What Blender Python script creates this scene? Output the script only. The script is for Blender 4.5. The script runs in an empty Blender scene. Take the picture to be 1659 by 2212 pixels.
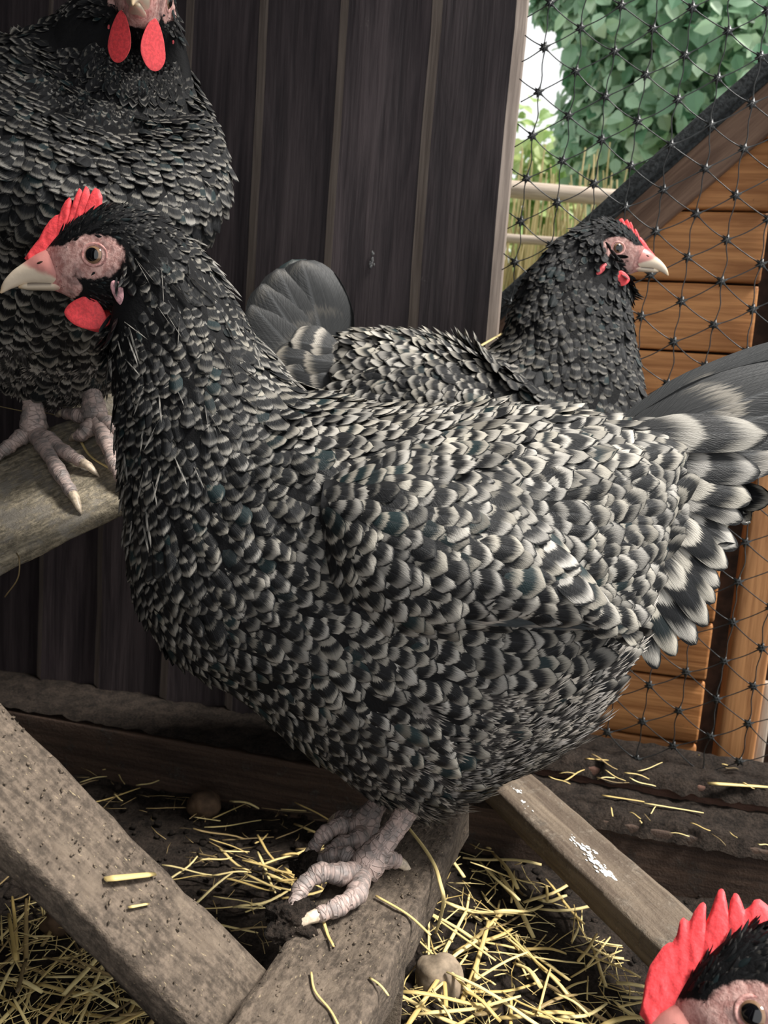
import bpy, bmesh, math, random
import numpy as np
from mathutils import Vector, Matrix, noise
from mathutils.bvhtree import BVHTree
from mathutils.kdtree import KDTree

random.seed(7)
RNG = np.random.default_rng(11)
SC = bpy.context.scene
COL = SC.collection
PI = math.pi

# ------------------------------------------------------------------ camera
W, H, F = 1659.0, 2212.0, 1662.0
CAMZ = 0.44
PITCH, ROLL = math.radians(7.6), math.radians(4.4)
CAM = Vector((0, 0, CAMZ))
f_ = Vector((0, math.cos(PITCH), -math.sin(PITCH)))
r0 = Vector((1, 0, 0))
u0 = r0.cross(f_)
r_ = math.cos(ROLL) * r0 + math.sin(ROLL) * u0
u_ = -math.sin(ROLL) * r0 + math.cos(ROLL) * u0
cam_data = bpy.data.cameras.new('camera')
cam_data.sensor_fit = 'HORIZONTAL'
cam_data.sensor_width = 36.0
cam_data.lens = 36.0 * F / W
cam_data.clip_start = 0.01
cam_data.dof.use_dof = True
cam_data.dof.focus_distance = 0.47
cam_data.dof.aperture_fstop = 20
cam = bpy.data.objects.new('camera', cam_data)
COL.objects.link(cam)
m = Matrix((r_, u_, -f_)).transposed().to_4x4()
m.translation = CAM
cam.matrix_world = m
SC.camera = cam

# ------------------------------------------------------------------ light and exposure
world = bpy.data.worlds.new('sky')
SC.world = world
world.use_nodes = True
wn = world.node_tree
for n in list(wn.nodes):
    wn.nodes.remove(n)
bg = wn.nodes.new('ShaderNodeBackground')
bg.inputs[0].default_value = (0.98, 0.99, 1.0, 1)
bg.inputs[1].default_value = 0.95
wo = wn.nodes.new('ShaderNodeOutputWorld')
wn.links.new(bg.outputs[0], wo.inputs[0])
sun_data = bpy.data.lights.new('sun', 'SUN')
sun_data.energy = 6.0
sun_data.angle = math.radians(14)
sun_data.color = (1.0, 0.965, 0.91)
sun = bpy.data.objects.new('sun', sun_data)
COL.objects.link(sun)
sun.rotation_euler = Vector((-0.48, 0.16, -0.86)).to_track_quat('-Z', 'Y').to_euler()
SC.view_settings.view_transform = 'Standard'
SC.view_settings.look = 'None'
SC.view_settings.exposure = 0.35
SC.view_settings.gamma = 1.0
SC.view_settings.use_curve_mapping = False


# ------------------------------------------------------------------ projection helpers (authoring only)
def ray(px, py):
    return (f_ + r_ * ((px - W / 2) / F) - u_ * ((py - H / 2) / F))


def P(px, py, y):                       # point on the pixel's ray at world depth y
    d = ray(px, py)
    return CAM + d * (y / d.y)


def PZ(px, py, z):                      # point on the pixel's ray at height z
    d = ray(px, py)
    return CAM + d * ((z - CAM.z) / d.z)


def PP(px, py, p0, n):                  # point on the pixel's ray in a plane
    d = ray(px, py)
    return CAM + d * ((p0 - CAM).dot(n) / d.dot(n))


def proj(p):
    v = Vector(p) - CAM
    d = v.dot(f_)
    return W / 2 + F * v.dot(r_) / d, H / 2 - F * v.dot(u_) / d


# ------------------------------------------------------------------ materials
def new_mat(name):
    mt = bpy.data.materials.new(name)
    mt.use_nodes = True
    nt = mt.node_tree
    return mt, nt, nt.nodes['Principled BSDF']


class NB:
    """tiny node builder"""
    def __init__(self, nt):
        self.nt = nt

    def n(self, kind, **kw):
        nd = self.nt.nodes.new(kind)
        for k, v in kw.items():
            if k.startswith('i_'):
                nd.inputs[int(k[2:])].default_value = v
            else:
                setattr(nd, k, v)
        return nd

    def l(self, a, b):
        self.nt.links.new(a, b)

    def math(self, op, a, b=None, c=None, clamp=False):
        nd = self.nt.nodes.new('ShaderNodeMath')
        nd.operation = op
        nd.use_clamp = clamp
        for i, x in enumerate((a, b, c)):
            if x is None:
                continue
            if isinstance(x, (int, float)):
                nd.inputs[i].default_value = x
            else:
                self.l(x, nd.inputs[i])
        return nd.outputs[0]

    def mix(self, fac, a, b):
        nd = self.nt.nodes.new('ShaderNodeMix')
        nd.data_type = 'RGBA'
        for i, x in ((0, fac), (6, a), (7, b)):
            if isinstance(x, (int, float)):
                nd.inputs[i].default_value = x
            elif isinstance(x, tuple):
                nd.inputs[i].default_value = (x + (1,))[:4]
            else:
                self.l(x, nd.inputs[i])
        return nd.outputs[2]

    def smooth(self, x, lo, hi):
        nd = self.nt.nodes.new('ShaderNodeMapRange')
        nd.interpolation_type = 'SMOOTHSTEP'
        for i, v in ((0, x), (1, lo), (2, hi)):
            if isinstance(v, (int, float)):
                nd.inputs[i].default_value = v
            else:
                self.l(v, nd.inputs[i])
        return nd.outputs[0]

    def noise(self, vec, scale, detail=4, rough=0.55, dist=0.0):
        nd = self.nt.nodes.new('ShaderNodeTexNoise')
        nd.inputs['Scale'].default_value = scale
        nd.inputs['Detail'].default_value = detail
        nd.inputs['Roughness'].default_value = rough
        nd.inputs['Distortion'].default_value = dist
        if vec is not None:
            self.l(vec, nd.inputs['Vector'])
        return nd.outputs['Fac']

    def coords(self, which='Object', scale=(1, 1, 1), rnd=True):
        tc = self.nt.nodes.new('ShaderNodeTexCoord')
        mp = self.nt.nodes.new('ShaderNodeMapping')
        mp.inputs['Scale'].default_value = scale
        self.l(tc.outputs[which], mp.inputs['Vector'])
        if rnd:
            oi = self.nt.nodes.new('ShaderNodeObjectInfo')
            cb = self.nt.nodes.new('ShaderNodeCombineXYZ')
            mu = self.math('MULTIPLY', oi.outputs['Random'], 37.0)
            for i in range(3):
                self.l(mu, cb.inputs[i])
            self.l(cb.outputs[0], mp.inputs['Location'])
        return mp.outputs[0]

    def bump(self, h, strength, dist, bsdf):
        nd = self.nt.nodes.new('ShaderNodeBump')
        nd.inputs['Strength'].default_value = strength
        nd.inputs['Distance'].default_value = dist
        self.l(h, nd.inputs['Height'])
        self.l(nd.outputs[0], bsdf.inputs['Normal'])


def wood_mat(name, dark, light, axis=0, rough=0.75, mud=None, mudamt=0.5, paint=None, grain=1.0, var=0.25, spots=None):
    """long grained wood along the object's own axis; mud = colour of dried soil smeared on it"""
    mt, nt, b = new_mat(name)
    q = NB(nt)
    sc = [60, 60, 60]
    sc[axis] = 5
    v = q.coords('Object', tuple(sc))
    g = q.noise(v, 1.0, 8, 0.65, 0.6)
    sc2 = [260, 260, 260]
    sc2[axis] = 9
    v2 = q.coords('Object', tuple(sc2))
    g2 = q.noise(v2, 1.0, 4, 0.6, 0.2)
    gg = q.math('ADD', q.math('MULTIPLY', g, 0.65), q.math('MULTIPLY', g2, 0.35))
    c = q.mix(q.smooth(gg, 0.36, 0.66), dark, light)
    oi = q.n('ShaderNodeObjectInfo')
    br = q.math('ADD', q.math('MULTIPLY', oi.outputs['Random'], var), 1 - var / 2)
    hs = q.n('ShaderNodeHueSaturation')
    q.l(br, hs.inputs['Value'])
    q.l(c, hs.inputs['Color'])
    c = hs.outputs[0]
    h = gg
    vo = q.coords('Object', (1, 1, 1))
    if spots:
        s1 = q.noise(vo, 22, 5, 0.7)
        sm = q.math('MULTIPLY', q.smooth(s1, 0.66, 0.74), q.smooth(g2, 0.35, 0.6))
        c = q.mix(sm, c, spots)
    if mud:
        n1 = q.noise(vo, 38, 8, 0.68)
        n2 = q.noise(vo, 240, 5, 0.7)
        n3 = q.noise(q.coords('Object', (90, 420, 420)), 1.0, 4, 0.6)
        mk = q.smooth(q.math('ADD', n1, q.math('MULTIPLY', q.math('SUBTRACT', n2, 0.5), 0.35)), 0.62 - mudamt * 0.4, 0.78 - mudamt * 0.4)
        mc = q.mix(q.smooth(q.math('ADD', q.math('MULTIPLY', n2, 0.6), q.math('MULTIPLY', n3, 0.4)), 0.38, 0.66),
                   tuple(x * 0.42 for x in mud), tuple(x * 1.4 for x in mud))
        fl = q.smooth(q.noise(q.coords('Object', (300, 900, 900)), 1.0, 2, 0.5), 0.68, 0.74)
        mc = q.mix(q.math('MULTIPLY', fl, 0.55), mc, (0.5, 0.40, 0.24))
        c = q.mix(mk, c, mc)
        h = q.math('ADD', q.math('MULTIPLY', gg, 0.5), q.math('ADD', q.math('MULTIPLY', n2, 0.9), q.math('MULTIPLY', n1, 1.2)))
    q.l(c, b.inputs['Base Color'])
    b.inputs['Roughness'].default_value = rough
    b.inputs['Specular IOR Level'].default_value = 0.3
    q.bump(h, 0.55 * grain, 0.004, b)
    return mt


def plain(name, col, rough=0.6, spec=0.4, nscale=0, namp=0.3, bump=0.0, sub=0.0, sheen=0.0):
    mt, nt, b = new_mat(name)
    q = NB(nt)
    b.inputs['Roughness'].default_value = rough
    b.inputs['Specular IOR Level'].default_value = spec
    if sub:
        b.inputs['Subsurface Weight'].default_value = sub
        b.inputs['Subsurface Radius'].default_value = (0.004, 0.0012, 0.0008)
        b.inputs['Subsurface Scale'].default_value = 1.0
    if nscale:
        v = q.coords('Object', (1, 1, 1))
        n = q.noise(v, nscale, 5, 0.6)
        lo = tuple(x * (1 - namp) for x in col)
        hi = tuple(min(1, x * (1 + namp)) for x in col)
        q.l(q.mix(q.smooth(n, 0.35, 0.65), lo, hi), b.inputs['Base Color'])
        if bump:
            q.bump(n, bump, 0.002, b)
    else:
        b.inputs['Base Color'].default_value = col + (1,)
    return mt


def feather_mat(name, black=(0.0055, 0.0058, 0.0064), light=(0.58, 0.55, 0.50), rough=0.45, sheen=(0.022, 0.06, 0.065)):
    mt, nt, b = new_mat(name)
    q = NB(nt)
    uv = q.n('ShaderNodeUVMap', uv_map='UVMap')
    sx = q.n('ShaderNodeSeparateXYZ')
    q.l(uv.outputs[0], sx.inputs[0])
    U = q.math('SUBTRACT', q.math('MULTIPLY', sx.outputs[0], 2.0), 1.0)
    V = sx.outputs[1]
    at = q.n('ShaderNodeAttribute', attribute_name='fx')
    sp = q.n('ShaderNodeSeparateColor')
    q.l(at.outputs['Color'], sp.inputs[0])
    rnd, bar, tone = sp.outputs[0], sp.outputs[1], sp.outputs[2]
    U2 = q.math('MULTIPLY', U, U)
    cb = q.n('ShaderNodeCombineXYZ')
    q.l(q.math('MULTIPLY', q.math('ADD', q.math('MULTIPLY', q.math('ABSOLUTE', U), 0.6), q.math('MULTIPLY', V, -1.6)), 30.0), cb.inputs[0])
    q.l(q.math('ADD', q.math('MULTIPLY', U, 2.2), q.math('MULTIPLY', rnd, 53.0)), cb.inputs[1])
    barb = q.noise(cb.outputs[0], 1.0, 3, 0.6)
    cb2 = q.n('ShaderNodeCombineXYZ')
    q.l(q.math('MULTIPLY', U, 14.0), cb2.inputs[0])
    q.l(q.math('ADD', q.math('MULTIPLY', V, 2.5), q.math('MULTIPLY', rnd, 91.0)), cb2.inputs[1])
    st = q.noise(cb2.outputs[0], 1.0, 3, 0.65)
    # distance back from the tip, curved with the tip, frayed by the barbs
    d = q.math('SUBTRACT', 1.0, q.math('ADD', V, q.math('MULTIPLY', U2, 0.13)))
    d = q.math('ADD', d, q.math('MULTIPLY', q.math('SUBTRACT', st, 0.5), 0.26))
    d = q.math('ADD', d, q.math('MULTIPLY', q.math('SUBTRACT', rnd, 0.5), 0.05))
    p = q.math('MODULO', q.math('ADD', d, 0.44 + 0.015), 0.44)
    half = q.math('MULTIPLY', bar, 0.42)
    lightm = q.math('MULTIPLY', q.smooth(p, 0.01, 0.07),
                    q.math('SUBTRACT', 1.0, q.smooth(p, q.math('MULTIPLY', half, 0.55), q.math('ADD', half, 0.13))))
    lightm = q.math('MULTIPLY', lightm, q.smooth(bar, 0.02, 0.12))
    side = q.math('ADD', q.math('MULTIPLY', q.math('ABSOLUTE', U), 0.8), q.math('MULTIPLY', q.math('SUBTRACT', st, 0.5), 0.9))
    lim = q.math('ADD', 0.18, q.math('MULTIPLY', bar, 1.3))
    lightm = q.math('MULTIPLY', lightm, q.math('SUBTRACT', 1.0, q.smooth(side, lim, q.math('ADD', lim, 0.35))))
    lightm = q.math('MULTIPLY', lightm, q.math('ADD', 0.72, q.math('MULTIPLY', barb, 0.5)), clamp=True)
    tl = q.n('ShaderNodeMix', data_type='RGBA', blend_type='MULTIPLY')
    tl.inputs[0].default_value = 1.0
    cc = q.n('ShaderNodeCombineColor')
    for i in range(3):
        q.l(tone, cc.inputs[i])
    tint = q.mix(rnd, light, (light[0] * 0.97, light[1] * 0.94, light[2] * 0.86))
    q.l(tint, tl.inputs[6])
    q.l(cc.outputs[0], tl.inputs[7])
    shaft = q.math('SUBTRACT', 1.0, q.smooth(q.math('ABSOLUTE', U), 0.02, 0.07))
    dark = q.mix(q.math('MULTIPLY', barb, 0.55), black, tuple(x * 2.4 for x in black))
    dark = q.mix(q.math('MULTIPLY', q.smooth(rnd, 0.88, 0.97), 0.30), dark, sheen)
    dark = q.mix(q.math('MULTIPLY', shaft, 0.35), dark, tuple(x * 6 for x in black))
    q.l(q.mix(lightm, dark, tl.outputs[2]), b.inputs['Base Color'])
    b.inputs['Roughness'].default_value = rough
    b.inputs['Specular IOR Level'].default_value = 0.2
    hh = q.math('ADD', barb, q.math('MULTIPLY', st, 0.8))
    q.bump(hh, 0.5, 0.0009, b)
    return mt


M = {}
M['feather'] = feather_mat('barred_feather')
M['headfeather'] = feather_mat('head_feather', light=(0.42, 0.40, 0.37), rough=0.38)
M['tail'] = feather_mat('tail_feather_grey', black=(0.019, 0.0195, 0.020), light=(0.40, 0.37, 0.33), rough=0.5)
M['flight'] = feather_mat('flight_feather_slate', black=(0.022, 0.026, 0.028), light=(0.36, 0.32, 0.28), rough=0.4, sheen=(0.05, 0.13, 0.14))
M['fluff'] = feather_mat('fluff_feather', black=(0.024, 0.022, 0.021), light=(0.66, 0.61, 0.56), rough=0.75)
M['comb'] = plain('comb_red', (0.86, 0.075, 0.085), 0.5, 0.35, 500, 0.16, 0.22, sub=0.25)
M['lobe'] = plain('lobe_pink', (0.66, 0.36, 0.38), 0.6, 0.3, 300, 0.3, 0.6)
M['lobe_red'] = plain('lobe_red', (0.70, 0.10, 0.11), 0.5, 0.4, 300, 0.3, 0.6)
M['claw'] = plain('claw_horn', (0.55, 0.45, 0.34), 0.4, 0.4, 300, 0.3)
M['net'] = plain('net_plastic', (0.018, 0.02, 0.02), 0.35, 0.5)
M['felt'] = plain('roof_felt', (0.03, 0.033, 0.034), 0.9, 0.2, 260, 0.5, 0.6)
M['stone'] = plain('stone_brown', (0.22, 0.17, 0.12), 0.75, 0.3, 60, 0.4, 0.4)
M['stone2'] = plain('stone_dark', (0.07, 0.042, 0.024), 0.8, 0.3, 60, 0.4, 0.4)


def beak_mat():
    mt, nt, b = new_mat('beak_horn')
    q = NB(nt)
    at = q.n('ShaderNodeAttribute', attribute_name='fx')
    sp = q.n('ShaderNodeSeparateColor')
    q.l(at.outputs['Color'], sp.inputs[0])
    t = sp.outputs[0]
    v = q.coords('Object', (1, 1, 1))
    n = q.noise(v, 220, 4, 0.6)
    c = q.mix(q.smooth(q.math('ADD', t, q.math('MULTIPLY', q.math('SUBTRACT', n, 0.5), 0.25)), 0.06, 0.38), (0.56, 0.23, 0.20), (0.72, 0.60, 0.46))
    c = q.mix(q.smooth(t, 0.75, 1.0), c, (0.66, 0.47, 0.27))
    c = q.mix(q.math('MULTIPLY', sp.outputs[1], 0.9), c, (0.05, 0.035, 0.035))
    q.l(c, b.inputs['Base Color'])
    b.inputs['Roughness'].default_value = 0.33
    q.bump(n, 0.2, 0.001, b)
    return mt


M['beak'] = beak_mat()


def eye_mat():
    mt, nt, b = new_mat('eye_amber')
    q = NB(nt)
    tc = q.n('ShaderNodeTexCoord')
    sx = q.n('ShaderNodeSeparateXYZ')
    q.l(tc.outputs['Object'], sx.inputs[0])        # eye object: +Z looks out, unit radius
    r = q.math('SQRT', q.math('ADD', q.math('MULTIPLY', sx.outputs[0], sx.outputs[0]), q.math('MULTIPLY', sx.outputs[1], sx.outputs[1])))
    n = q.noise(tc.outputs['Object'], 9, 4, 0.6)
    iris = q.mix(n, (0.12, 0.065, 0.035), (0.28, 0.17, 0.10))
    c = q.mix(q.smooth(r, 0.58, 0.63), (0.003, 0.003, 0.004), iris)
    c = q.mix(q.smooth(r, 0.76, 0.84), c, (0.035, 0.02, 0.018))
    q.l(c, b.inputs['Base Color'])
    b.inputs['Roughness'].default_value = 0.04
    b.inputs['Specular IOR Level'].default_value = 0.6
    b.inputs['Coat Weight'].default_value = 0.3
    b.inputs['Coat Roughness'].default_value = 0.02
    return mt


M['eye'] = eye_mat()


def body_mat():
    """plumage ground colour; fx.r = bare red face skin, fx.g = reddening"""
    mt, nt, b = new_mat('hen_skin')
    q = NB(nt)
    at = q.n('ShaderNodeAttribute', attribute_name='fx')
    sp = q.n('ShaderNodeSeparateColor')
    q.l(at.outputs['Color'], sp.inputs[0])
    v = q.coords('Object', (1, 1, 1))
    n = q.noise(v, 320, 5, 0.65)
    n2 = q.noise(v, 90, 3, 0.6)
    skin = q.mix(q.smooth(n, 0.35, 0.65), (0.40, 0.20, 0.175), (0.70, 0.44, 0.39))
    skin = q.mix(q.math('MULTIPLY', sp.outputs[1], 0.9), skin, (0.70, 0.12, 0.12))
    skin = q.mix(q.math('MULTIPLY', q.smooth(n2, 0.50, 0.66), 0.55), skin, (0.10, 0.07, 0.07))
    ed = q.math('ADD', sp.outputs[0], q.math('MULTIPLY', q.math('SUBTRACT', n, 0.5), 0.55))
    skin = q.mix(sp.outputs[2], skin, (0.10, 0.055, 0.05))
    q.l(q.mix(q.smooth(ed, 0.35, 0.6), (0.006, 0.006, 0.0065), skin), b.inputs['Base Color'])
    b.inputs['Roughness'].default_value = 0.7
    b.inputs['Specular IOR Level'].default_value = 0.12
    q.bump(n, 0.45, 0.0015, b)
    return mt


M['body'] = body_mat()


def leg_mat():
    mt, nt, b = new_mat('leg_scales')
    q = NB(nt)
    uv = q.n('ShaderNodeUVMap', uv_map='UVMap')
    mp = q.n('ShaderNodeMapping')
    mp.inputs['Scale'].default_value = (6, 1, 1)
    q.l(uv.outputs[0], mp.inputs[0])
    vr = q.n('ShaderNodeTexVoronoi', feature='DISTANCE_TO_EDGE')
    vr.inputs['Scale'].default_value = 1.0
    vr.inputs['Randomness'].default_value = 0.75
    q.l(mp.outputs[0], vr.inputs['Vector'])
    vc = q.n('ShaderNodeTexVoronoi')
    vc.inputs['Scale'].default_value = 1.0
    vc.inputs['Randomness'].default_value = 0.75
    q.l(mp.outputs[0], vc.inputs['Vector'])
    e = q.smooth(vr.outputs['Distance'], 0.005, 0.10)
    v = q.coords('Object', (1, 1, 1))
    n = q.noise(v, 130, 4, 0.6)
    n2 = q.noise(v, 600, 3, 0.6)
    sx = q.n('ShaderNodeSeparateColor')
    q.l(vc.outputs['Color'], sx.inputs[0])
    c = q.mix(q.smooth(q.math('ADD', n, q.math('MULTIPLY', q.math('SUBTRACT', sx.outputs[0], 0.5), 0.14)), 0.36, 0.62), (0.235, 0.20, 0.185), (0.47, 0.355, 0.315))
    c = q.mix(q.math('MULTIPLY', q.smooth(n2, 0.6, 0.75), 0.5), c, (0.09, 0.08, 0.07))
    c = q.mix(q.math('MULTIPLY', q.math('SUBTRACT', 1.0, e), 0.38), c, (0.09, 0.08, 0.075))
    q.l(c, b.inputs['Base Color'])
    b.inputs['Roughness'].default_value = 0.55
    q.bump(e, 0.5, 0.0012, b)
    return mt


M['leg'] = leg_mat()

DARK1, DARK2 = (0.020, 0.015, 0.017), (0.060, 0.046, 0.048)
M['stain'] = wood_mat('dark_stained_board', DARK1, DARK2, 0, 0.62, grain=0.7, var=0.35, spots=(0.16, 0.14, 0.13))
M['raw'] = wood_mat('weathered_raw_edge', (0.20, 0.16, 0.135), (0.40, 0.33, 0.28), 0, 0.85, grain=0.8)
M['plank'] = wood_mat('muddy_plank', (0.09, 0.068, 0.05), (0.20, 0.157, 0.118), 0, 0.85, mud=(0.122, 0.094, 0.071), mudamt=0.75)
M['plankc'] = wood_mat('brown_plank', (0.085, 0.062, 0.045), (0.21, 0.165, 0.12), 0, 0.7, mud=(0.16, 0.13, 0.10), mudamt=0.3)
M['perch'] = wood_mat('grey_perch_plank', (0.17, 0.15, 0.125), (0.33, 0.30, 0.25), 0, 0.85, mud=(0.27, 0.23, 0.165), mudamt=0.6)
M['kick'] = wood_mat('kick_board', (0.035, 0.022, 0.016), (0.105, 0.066, 0.046), 0, 0.7, mud=(0.06, 0.05, 0.042), mudamt=0.2)
M['kickred'] = wood_mat('kick_board_red', (0.05, 0.025, 0.018), (0.14, 0.072, 0.05), 0, 0.75, mud=(0.06, 0.05, 0.042), mudamt=0.12)
M['orange'] = wood_mat('orange_shiplap', (0.34, 0.135, 0.042), (0.64, 0.30, 0.11), 0, 0.6, grain=0.5, var=0.2, spots=(0.12, 0.055, 0.025))
M['orangepost'] = wood_mat('orange_post', (0.30, 0.125, 0.045), (0.55, 0.27, 0.11), 0, 0.55, grain=0.4, spots=(0.16, 0.075, 0.03))
M['barge'] = wood_mat('brown_barge_board', (0.10, 0.055, 0.035), (0.22, 0.135, 0.09), 0, 0.7, grain=0.6)
M['housedark'] = plain('dark_recess_wood', (0.035, 0.018, 0.011), 0.8, 0.2, 60, 0.4)
M['rail'] = wood_mat('grey_rail', (0.28, 0.22, 0.17), (0.50, 0.42, 0.34), 0, 0.8)


def soil_mat(name, a, b2, straw=0.0):
    mt, nt, b = new_mat(name)
    q = NB(nt)
    v = q.coords('Object', (1, 1, 1), rnd=False)
    n = q.noise(v, 60, 8, 0.7)
    n2 = q.noise(v, 380, 5, 0.7)
    c = q.mix(q.smooth(q.math('ADD', q.math('MULTIPLY', n, 0.5), q.math('MULTIPLY', n2, 0.5)), 0.38, 0.64), a, b2)
    q.l(c, b.inputs['Base Color'])
    b.inputs['Roughness'].default_value = 0.9
    b.inputs['Specular IOR Level'].default_value = 0.2
    q.bump(q.math('ADD', n, n2), 0.9, 0.006, b)
    return mt


M['soil'] = soil_mat('dark_soil', (0.012, 0.009, 0.007), (0.060, 0.044, 0.034))
M['lawn'] = soil_mat('dry_grass_ground', (0.20, 0.20, 0.07), (0.40, 0.38, 0.18))


def straw_mat(name, lo, hi):
    mt, nt, b = new_mat(name)
    q = NB(nt)
    oi = q.n('ShaderNodeObjectInfo')
    at = q.n('ShaderNodeAttribute', attribute_name='fx')
    sp = q.n('ShaderNodeSeparateColor')
    q.l(at.outputs['Color'], sp.inputs[0])
    t = q.math('FRACT', q.math('ADD', oi.outputs['Random'], sp.outputs[0]))
    v = q.coords('Object', (1, 1, 1))
    n = q.noise(v, 180, 3, 0.6)
    c = q.mix(q.math('ADD', q.math('MULTIPLY', t, 0.7), q.math('MULTIPLY', n, 0.3)), lo, hi)
    q.l(c, b.inputs['Base Color'])
    b.inputs['Roughness'].default_value = 0.5
    b.inputs['Specular IOR Level'].default_value = 0.35
    return mt


M['straw'] = straw_mat('straw_yellow', (0.46, 0.31, 0.09), (0.86, 0.72, 0.36))
M['strawdark'] = straw_mat('straw_dirty', (0.10, 0.07, 0.035), (0.42, 0.30, 0.13))


def leaf_mat(name, lo, hi):
    mt, nt, b = new_mat(name)
    q = NB(nt)
    at = q.n('ShaderNodeAttribute', attribute_name='fx')
    sp = q.n('ShaderNodeSeparateColor')
    q.l(at.outputs['Color'], sp.inputs[0])
    oi = q.n('ShaderNodeObjectInfo')
    t = q.math('FRACT', q.math('ADD', oi.outputs['Random'], sp.outputs[0]))
    c = q.mix(t, lo, hi)
    q.l(c, b.inputs['Base Color'])
    b.inputs['Roughness'].default_value = 0.4
    tr = q.n('ShaderNodeBsdfTranslucent')
    q.l(c, tr.inputs[0])
    mx = q.n('ShaderNodeMixShader')
    mx.inputs[0].default_value = 0.4
    q.l(b.outputs[0], mx.inputs[1])
    q.l(tr.outputs[0], mx.inputs[2])
    q.l(mx.outputs[0], nt.nodes['Material Output'].inputs[0])
    return mt


M['leaf'] = leaf_mat('hedge_leaf', (0.10, 0.24, 0.13), (0.40, 0.58, 0.40))
M['leaf3'] = leaf_mat('bright_leaf', (0.30, 0.50, 0.26), (0.62, 0.76, 0.58))
M['leaf2'] = leaf_mat('far_leaf', (0.20, 0.34, 0.10), (0.55, 0.62, 0.28))
M['reed'] = leaf_mat('dry_reed', (0.34, 0.30, 0.12), (0.70, 0.60, 0.34))
M['bark'] = wood_mat('bark', (0.05, 0.04, 0.03), (0.12, 0.10, 0.075), 2, 0.9)


# ------------------------------------------------------------------ object helpers
def tag(o, label=None, cat=None, group=None, kind=None):
    if label:
        o['label'] = label
    if cat:
        o['category'] = cat
    if group:
        o['group'] = group
    if kind:
        o['kind'] = kind
    return o


def empty(name, loc, label=None, cat=None, group=None):
    o = bpy.data.objects.new(name, None)
    o.empty_display_size = 0.02
    COL.objects.link(o)
    o.matrix_world = Matrix.Translation(loc)
    return tag(o, label, cat, group)


def set_fx(me, arr):
    a = me.attributes.new('fx', 'FLOAT_COLOR', 'POINT')
    a.data.foreach_set('color', np.asarray(arr, np.float32).ravel())


def raw_mesh(name, V, faces, mats, uv=None, fx=None, midx=None, smooth=True):
    """V (n,3); faces list or (n,k) int array"""
    me = bpy.data.meshes.new(name)
    V = np.asarray(V, np.float32)
    if isinstance(faces, np.ndarray):
        nf, k = faces.shape
        me.vertices.add(len(V))
        me.vertices.foreach_set('co', V.ravel())
        me.loops.add(nf * k)
        me.loops.foreach_set('vertex_index', faces.ravel().astype(np.int32))
        me.polygons.add(nf)
        me.polygons.foreach_set('loop_start', np.arange(0, nf * k, k, dtype=np.int32))
        me.update(calc_edges=True)
    else:
        me.from_pydata([tuple(v) for v in V], [], faces)
        me.update()
    for mt in (mats if isinstance(mats, (list, tuple)) else [mats]):
        me.materials.append(mt)
    if uv is not None:
        lay = me.uv_layers.new(name='UVMap')
        li = np.empty(len(me.loops), np.int32)
        me.loops.foreach_get('vertex_index', li)
        lay.data.foreach_set('uv', np.asarray(uv, np.float32)[li].ravel())
    if fx is not None:
        set_fx(me, fx)
    if midx is not None:
        me.polygons.foreach_set('material_index', np.asarray(midx, np.int32))
    me.polygons.foreach_set('use_smooth', np.full(len(me.polygons), smooth))
    me.validate()
    return me


def link(name, me, parent=None, mw=None):
    o = bpy.data.objects.new(name, me)
    COL.objects.link(o)
    if parent is not None:
        o.parent = parent
        pm = parent.matrix_world_cache if hasattr(parent, 'matrix_world_cache') else None
    if mw is not None:
        o.matrix_basis = mw
    return o


def wobj(name, V, faces, mats, root=None, root_loc=None, **kw):
    """mesh given in world points, stored relative to its root Empty (which has a translation only)"""
    V = np.asarray(V, float)
    if root is not None:
        V = V - np.array(root_loc if root_loc is not None else root['_loc'])
    me = raw_mesh(name, V, faces, mats, **kw)
    return link(name, me, root)


def grid_faces(m_, n_, wrap=False):
    i = np.arange(m_ - 1)[:, None]
    jn = n_ if wrap else n_ - 1
    j = np.arange(jn)[None, :]
    j2 = (j + 1) % n_
    a = i * n_ + j
    b = i * n_ + j2
    c = (i + 1) * n_ + j2
    d = (i + 1) * n_ + j
    return np.stack([a, b, c, d], -1).reshape(-1, 4)


def catmull(pts, per):
    """pts (n,k) array; per = substeps per segment (int or list). returns dense array and station coordinate"""
    pts = np.asarray(pts, float)
    n = len(pts)
    out, st = [], []
    for i in range(n - 1):
        p0 = pts[i - 1] if i > 0 else 2 * pts[0] - pts[1]
        p1, p2 = pts[i], pts[i + 1]
        p3 = pts[i + 2] if i + 2 < n else 2 * pts[-1] - pts[-2]
        k = per if isinstance(per, int) else per[i]
        for s in range(k):
            t = s / k
            out.append(0.5 * (2 * p1 + (p2 - p0) * t + (2 * p0 - 5 * p1 + 4 * p2 - p3) * t * t + (3 * p1 - p0 - 3 * p2 + p3) * t ** 3))
            st.append(i + t)
    out.append(pts[-1])
    st.append(n - 1)
    return np.array(out), np.array(st)


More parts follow.
